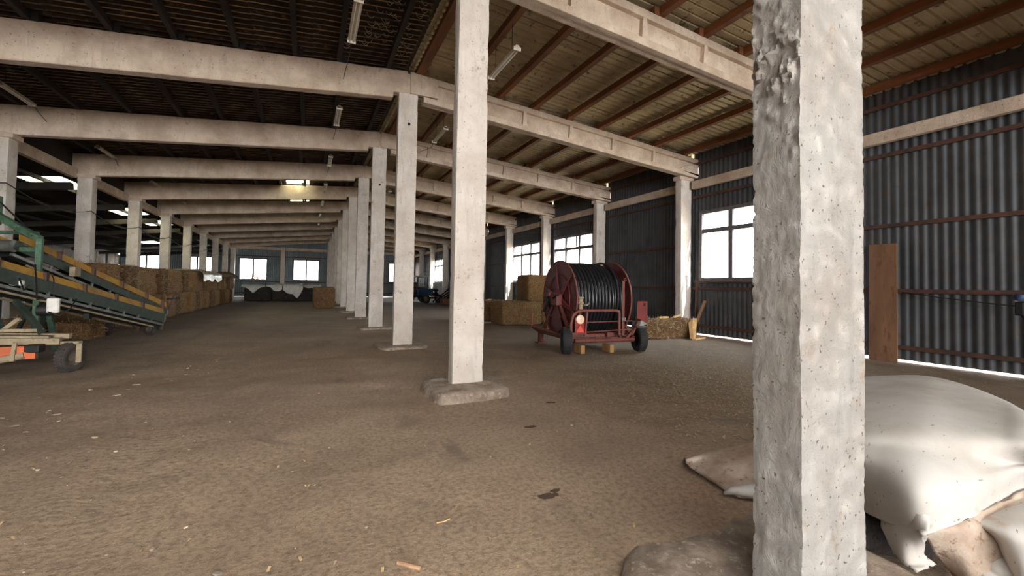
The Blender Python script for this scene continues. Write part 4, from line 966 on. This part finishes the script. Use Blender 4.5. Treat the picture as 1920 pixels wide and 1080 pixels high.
tb((-6.0, 9.7, .62), (-6.55, 10.2, 1.12), .08, .08, 'green_strut', 'dgreen'); tb((-6.55, 9.9, .62), (-6.95, 10.4, 1.05), .08, .08, 'green_strut', 'dgreen'); tb((-6.9, 9.9, .3), (-6.3, 9.75, .85), .06, .06, 'strut')

# ---- lamps
def lamp(x, y, z, lab, hook=None, L=1.32, side=1):
    root = empty('strip_lamp', (x, y, z)); tag(root, lab, 'lamp', 'fluorescent strip lamps under the roof')
    MB().prism([(-.045, .0), (-.07, -.035), (.07, -.035), (.045, .0), (.03, .03), (-.03, .03)], L, None).obj('housing', MT['cabinetwhite'], root, loc=(0, L/2, .02))
    for sx_ in (-.032, .032): MB().lathe([(.013, .02), (.013, L-.02)], (sx_, 0, -.035), (0, 1, 0), 8).obj('tube', MT['tube'], root, 'auto')
    for yy in (.01, L-.01): MB().box((0, yy, -.02), (.15, .02, .075)).obj('end_cap', MT['cabinetwhite'], root)
    zc = ztop(x)+.15-z
    for yy in (.25, L-.25): MB().tube([(0, yy, .05), (0, yy, zc)], .006, 5).obj('hanger', MT['wire'], root)
    MB().tube([(0, L, .02), (0, L+.3, -.10), (0, hook-y, 6.35-.09*abs(x)-z)], .008, 5).obj('supply_cable', MT['wire'], root)
for i, k in enumerate((2, 3, 4, 5, 6, 7, 8)):
    y = YK(k)+1.15
    lamp(-1.5, y, 6.02, 'fluorescent strip lamp left of the ridge, %s one from the front' % ORD[i+1], YK(k+1)-.13)
    if k < 6: lamp(1.36, y+.15, 6.02, 'fluorescent strip lamp right of the ridge, %s one from the front' % ORD[i+1], YK(k+1)-.13)
for i, (y, hk) in enumerate(((13.4, 15.4), (18.4, 20.15), (23.8, 24.9), (28.8, 29.65), (33.3, 34.35))):
    lamp(-8.4, y, 5.80, 'fluorescent strip lamp near the left columns, %s one from the front' % ORD[i+1], hk)
# wire strung along the left columns
pts = []
ks = [3, 4, 5, 6, 7, 8, 9, 10]
for i in range(len(ks)-1):
    y0, y1 = YK(ks[i])-.35, YK(ks[i+1])-.35
    for q in range(8): t = q/8; pts.append((-9.0, y0+(y1-y0)*t, 3.88-.55*4*t*(1-t)*.5))
pts.append((-9.0, YK(10)-.35, 3.88))
tag(MB().tube(pts, .014, 5).obj('strung_cable', MT['wire'], smooth=True), 'thin dark cable strung along the left columns above the straw stack', 'cable')
# cable and blue valve on the right wall
pts = [(9.52, 5.04, 1.515), (9.5, 4.7, 1.46), (9.5, 4.1, 1.38), (9.5, 3.6, 1.32), (9.5, 3.3, 1.29)]
tag(MB().tube(pts, .012, 6).obj('hanging_hose', MT['wire'], smooth=True), 'thin dark hose sagging along the corrugated right wall', 'hose')
vv = empty('blue_valve', (9.48, 3.3, 1.3)); tag(vv, 'blue valve with dark pipe on right wall at the picture edge', 'valve')
MB().lathe([(0, -.05), (.075, -.05), (.085, 0), (.075, .06), (0, .07)], (0, 0, .15), (0, -.3, 1), 16).obj('wheel_head', MT['blue'], vv, 'auto')
MB().box((0, 0, -.05), (.10, .12, .24)).obj('body', MT['dark'], vv, bevel=.02); MB().tube([(0, 0, -.1), (.0, -.1, -.3), (.03, -.1, -.9)], .03, 8).obj('pipe', MT['dark'], vv, True)

# ---- far end: covered pile, tractor, plough
for q, (x, w, lab) in enumerate(((-5.75, 1.9, 'left'), (-3.9, 1.8, 'middle'), (-2.1, 1.8, 'right'))):
    me = bale_mesh(w, 1.6, 1.22, 80+q, 'darkheap', 8, .06); o = inst('covered_pile', me, (x, 41.35, 0)); tag(o, 'dark pile under pale tarpaulins at the far end, %s block' % lab, 'pile', 'dark piles under tarpaulins')
def tarp(name, x0, x1, drops, lab, seed, zt=1.27):
    rows = []; n = len(drops)
    for j, (zz, yy) in enumerate(((zt-.05, 42.1), (zt+.03, 41.6), (zt+.06, 41.0), (zt+.05, 40.55), (zt-.08, 40.30), (None, 40.24), (None, 40.22))):
        r = []
        for i, d in enumerate(drops):
            x = x0+(x1-x0)*i/(n-1); z = zz+.10*noise.noise(Vector((x*1.3, j, seed))) if zz else zt-.08-d*(.5 if j == 5 else 1)
            r.append((x, yy, z))
        rows.append(r)
    return tag(cloth(name, rows, MT['tarp'], None, 4, .008, .04, 3, seed, .01), lab, 'tarpaulin', 'pale tarpaulins over the far pile')
tarp('tarpaulin', -6.9, -5.22, [.05, .15, .5, .15, .06], 'pale tarpaulin with one pointed corner hanging, leftmost on far pile', 1)
tarp('tarpaulin', -5.16, -4.02, [.05, .12, .4, .45, .3], 'pale tarpaulin with drooping corner, second from left on far pile', 2, 1.33)
tarp('tarpaulin', -3.96, -2.5, [.35, .65, .72, 1.0, .3], 'large pale tarpaulin hanging low in the middle of far pile', 3, 1.36)
tarp('tarpaulin', -2.44, -1.1, [.05, .1, .12, .25, .1], 'bright pale tarpaulin at right end of the far pile', 4, 1.30)
tc_ = empty('tractor', (6.7, 37.4, 0), math.radians(28)); tag(tc_, 'blue tractor with white framed cab parked at the far right end', 'tractor')
T = lambda m, n_, mt, **k: m.obj(n_, MT[mt], tc_, **k)
T(MB().box((0, -.9, .92), (.72, 1.7, .62)), 'hood', 'blue', bevel=.10); T(MB().box((0, -1.78, .86), (.56, .06, .46)), 'grille', 'dark')
T(MB().box((0, .55, .85), (.9, 1.3, .5)), 'cab_base', 'blue', bevel=.05); T(MB().box((0, .45, 2.24), (1.35, 1.5, .10)), 'cab_roof', 'cabinetwhite', bevel=.04)
for sx_ in (-.58, .58):
    for yy in (-.15, 1.1): T(MB().box((sx_, yy, 1.65), (.07, .07, 1.15)), 'cab_pillar', 'rim')
    T(MB().box((sx_, .48, 1.68), (.012, 1.15, 1.0)), 'side_window', 'glass')
    T(MB().box((sx_*1.35, .55, 1.12), (.42, 1.35, .10)), 'mudguard', 'blue', bevel=.04)
    wheel(sx_*1.38, .65, .66, .66, .36, tc_, 0, 'tyre_dark', 'rim'); wheel(sx_*1.15, -1.45, .36, .36, .22, tc_, 0, 'tyre_dark', 'rim')
    MB().lathe([(0, .02), (.08, .02), (.09, 0)][::-1], (sx_*.42, -1.82, .95), (0, -1, 0), 14).obj('headlamp', MT['lens_white'], tc_)
T(MB().box((0, .55, 1.25), (.5, .5, .12)).box((0, .82, 1.5), (.5, .1, .5)), 'seat', 'dark', bevel=.03); T(MB().box((0, -.17, 1.68), (1.1, .012, 1.0)), 'windscreen', 'glass'); T(MB().box((0, 1.12, 1.68), (1.1, .012, 1.0)), 'rear_window', 'glass')
T(MB().box((0, -1.2, .42), (1.3, .14, .14)), 'front_axle', 'dark'); T(MB().box((0, .3, .6), (.5, 2.2, .35)), 'gearbox_housing', 'dark', bevel=.03)
pl = empty('plough', (8.55, 36.3, 0), .3); tag(pl, 'dark tilted harrow frame beside the blue tractor', 'harrow')
for i in range(4): MB().bar((-.9, -.6+.4*i, .12), (.9, -.6+.4*i, 1.0+.1*i), .07, .09).obj('beam', MT['dark'], pl)
MB().bar((-.5, -.8, .35), (-.5, .8, .35), .08, .08).bar((.6, -.8, .95), (.6, .8, 1.1), .08, .08).obj('crossbeam', MT['dark'], pl)
for i in range(4):
    for j in range(3): MB().bar((-.7+.5*j, -.6+.4*i, .3+.2*j), (-.85+.5*j, -.62+.4*i, .02), .05, .03).obj('tine', MT['dark'], pl)
o = MB().box((0, 0, .22), (1.3, .8, .44)).obj('crate', MT['board'], loc=(8.25, 34.3, 0), bevel=.02); tag(o, 'low brown box on the floor right of the harrow', 'box')
# dark gate leaf in the right wall near the far corner
o = MB().box((9.56, 51.0, 2.1), (.06, 3.2, 4.1)).obj('door_1', MT['girt'], bevel=.01); tag(o, kind='structure')
# small clutter on the dark bale
for i in range(5):
    a = R.uniform(0, 3); c = Vector((4.55+i*.17, 17.7+.1*(i % 2), .915)); d = Vector((math.cos(a), math.sin(a), .05))*.16
    plank(c-d, c+d, .04, .03, 'wood', 'short wood scrap on top of the dark back bale, %s from its left end' % ORD[i+1], 'wood scraps on the dark bale')

# ---- loose things on the floor
def floor_z(x, y):
    n = noise.fractal(Vector((x*.9, y*.9, 0)), 1, 2, 4)*.026+noise.noise(Vector((x*4, y*4, 3)))*.010
    return min(n-.02*math.exp(-((x+3.3)/.22)**2)-.015*math.exp(-((x+5.0)/.2)**2)-.004, .018)
def stick(pts, r, mat, lab, name='stick', cat='stick'):
    pts = [(x, y, floor_z(x, y)+z+r*.7) for x, y, z in pts]
    return tag(MB().tube(pts, r, 8).obj(name, MT[mat], smooth='auto'), lab, cat)
stick([(-1.63, 2.42, 0), (-1.60, 2.385, .004), (-1.565, 2.35, .004), (-1.53, 2.325, 0)], .011, 'stick', 'short peeled stick on the dirt at bottom centre')
stick([(-1.33, 2.745, 0), (-1.28, 2.75, 0), (-1.235, 2.765, .003)], .004, 'palewood', 'thin pale twig lying ahead of the short peeled stick')
stick([(.14, 1.60, 0), (.165, 1.585, 0)], .011, 'palewood', 'small pale wood chip near the nearest column foot', 'wood_chip', 'wood chip')
stick([(-3.62, 2.20, 0), (-3.55, 2.28, 0), (-3.50, 2.30, 0)], .007, 'palewood', 'flat splinter of pale wood at the bottom left', 'wood_chip', 'wood chip')
pm_ = []
for q in range(5):
    bm = bmesh.new(); bmesh.ops.create_icosphere(bm, subdivisions=1, radius=1)
    for v in bm.verts: v.co += noise.noise_vector(v.co*1.7+Vector((q*5, 0, 0)))*.45; v.co.z *= .5
    me = bpy.data.meshes.new('pebble'); bm.to_mesh(me); bm.free(); me.materials.append(MT['chip' if q % 2 else 'pebble']); pm_.append(me)
def scatter_pebbles(n, x0, x1, y0, y1, lab, grp, smin, smax):
    for i in range(n):
        x, y = R.uniform(x0, x1), y0+(y1-y0)*R.random()**1.5; s_ = smin+(smax-smin)*R.random()**3
        o = inst('pebble', pm_[i % 5], (x, y, floor_z(x, y)+s_*.2), (0, 0, R.uniform(0, 6)), scale=(s_*R.uniform(.8, 1.8), s_, s_)); tag(o, lab, 'pebble', grp)
scatter_pebbles(150, -5.2, -2.4, 1.9, 10, 'small pale crumb of rubble on the dirt lane left of the columns', 'crumbs on the left lane', .006, .026)
scatter_pebbles(45, -2.3, .6, 1.7, 7, 'small pale crumb of rubble on the dirt near the front columns', 'crumbs near the front columns', .004, .014)
for i in range(14):
    y = 5.6+i*.35; x = -4.9+.10*i+R.uniform(-.15, .15); s_ = R.uniform(.02, .045)
    o = inst('pebble', pm_[1+2*(i % 2)], (x, y, floor_z(x, y)+.002), (0, 0, R.uniform(0, 6)), scale=(s_*1.6, s_, s_*.35)); tag(o, 'flat pale flake in the row along the left lane', 'pebble', 'flakes along the left lane')
def straw_litter(n, fn, lab, seed, lmax=.10):
    r = random.Random(seed); m = MB()
    for i in range(n):
        x, y = fn(r); a = r.uniform(0, math.pi*2); L = r.uniform(.03, lmax); z = floor_z(x, y)+.003; d = Vector((math.cos(a), math.sin(a), 0)); s_ = Vector((-d.y, d.x, 0))*.0075
        p = Vector((x, y, z)); c = p+d*L*.5+Vector((0, 0, r.uniform(0, .015))); e = p+d*L+Vector((r.uniform(-.01, .01), r.uniform(-.01, .01), r.uniform(0, .006)))
        m.add([p-s_, p+s_, c+s_, c-s_, e], [(0, 1, 2, 3), (3, 2, 4)])
    o = m.obj('straw_litter', MT['straw'], fix=False); return tag(o, lab, 'straw', kind='stuff')
def f1(r):
    while True:
        x, y = r.uniform(.8, 8.5), r.uniform(2.9, 9.5)
        if r.random() < math.exp(-((x-3.4)/2.2)**2-((y-5.2)/1.9)**2)+.06: return x, y
straw_litter(8500, f1, 'loose straw strewn over the dirt in front of the hose reel', 5)
straw_litter(1500, lambda r: (r.gauss(5.6, 1.6), 15.2-abs(r.gauss(0, .7))), 'loose straw along the foot of the bales behind the reel', 6)
straw_litter(1800, lambda r: (-6.95+abs(r.gauss(0, .35))-.1, r.uniform(13, 36)), 'loose straw along the foot of the long left stack', 7)
straw_litter(500, lambda r: (r.uniform(-5.5, .8), r.uniform(2, 13)), 'sparse straw bits on the open dirt floor', 8, .06)

# ---- outside: bare orange shrubs and a hedge line seen through the windows
def shrub(x, y, h, n, seed, lab):
    r = random.Random(seed); m = MB()
    for i in range(n):
        a = r.uniform(0, 6.28); rr = r.random()**.5; bx_, by_ = rr*.5*h*math.cos(a), rr*.35*h*math.sin(a)
        hh = h*r.uniform(.5, 1)*(1-.3*rr); p = [(bx_*.3, by_*.3, -.05), (bx_*.7+r.uniform(-.1, .1), by_*.7, hh*.5), (bx_*1.1+r.uniform(-.2, .2), by_*1.1+r.uniform(-.2, .2), hh)]
        m.tube(p, [.03, .02, .008], 3, caps=False)
        for q in range(3):
            t = r.uniform(.4, .9); b = Vector(p[1]).lerp(Vector(p[2]), t); m.tube([b, b+Vector((r.uniform(-.4, .4), r.uniform(-.3, .3), r.uniform(.1, .6)))], [.012, .005], 3, caps=False)
    o = m.obj('shrub', MT['shrub'], loc=(x, y, -.05), fix=False); return tag(o, lab, 'shrub')
MT['shrub'] = simple('bare_orange_twigs', (110, 76, 44), (84, 54, 30), 3, .9)
shrub(-7.4, 62, 5.2, 150, 1, 'bare orange shrub outside, behind the second far window from the left row')
shrub(-2.0, 66, 2.9, 90, 2, 'low orange shrub outside the far gable window beside the centre columns')
shrub(15.5, 15.5, 2.5, 110, 3, 'bare shrub outside the big right wall window')
shrub(17, 30, 3.0, 90, 4, 'bare shrub outside the three-pane windows of the right wall')

# curled strips of old film hanging from the sooty roof beside the ridge
r = random.Random(11); m = MB()
for i in range(150):
    x = -r.uniform(.15, 1.5); y = r.uniform(5.6, 10.2); z = ztop(x)+.15; w = r.uniform(.04, .09); a = r.uniform(-.5, .5); d = Vector((math.cos(a), math.sin(a), 0))
    p = Vector((x, y, z)); m.tube([p-d*w, p-d*w*.6+Vector((0, 0, -w*.7)), p+Vector((0, 0, -w)), p+d*w*.6+Vector((0, 0, -w*.7)), p+d*w], .005, 4)
tag(m.obj('curled_film_strips', MT['film'], ceil, fix=False), kind='stuff')

m = MB()
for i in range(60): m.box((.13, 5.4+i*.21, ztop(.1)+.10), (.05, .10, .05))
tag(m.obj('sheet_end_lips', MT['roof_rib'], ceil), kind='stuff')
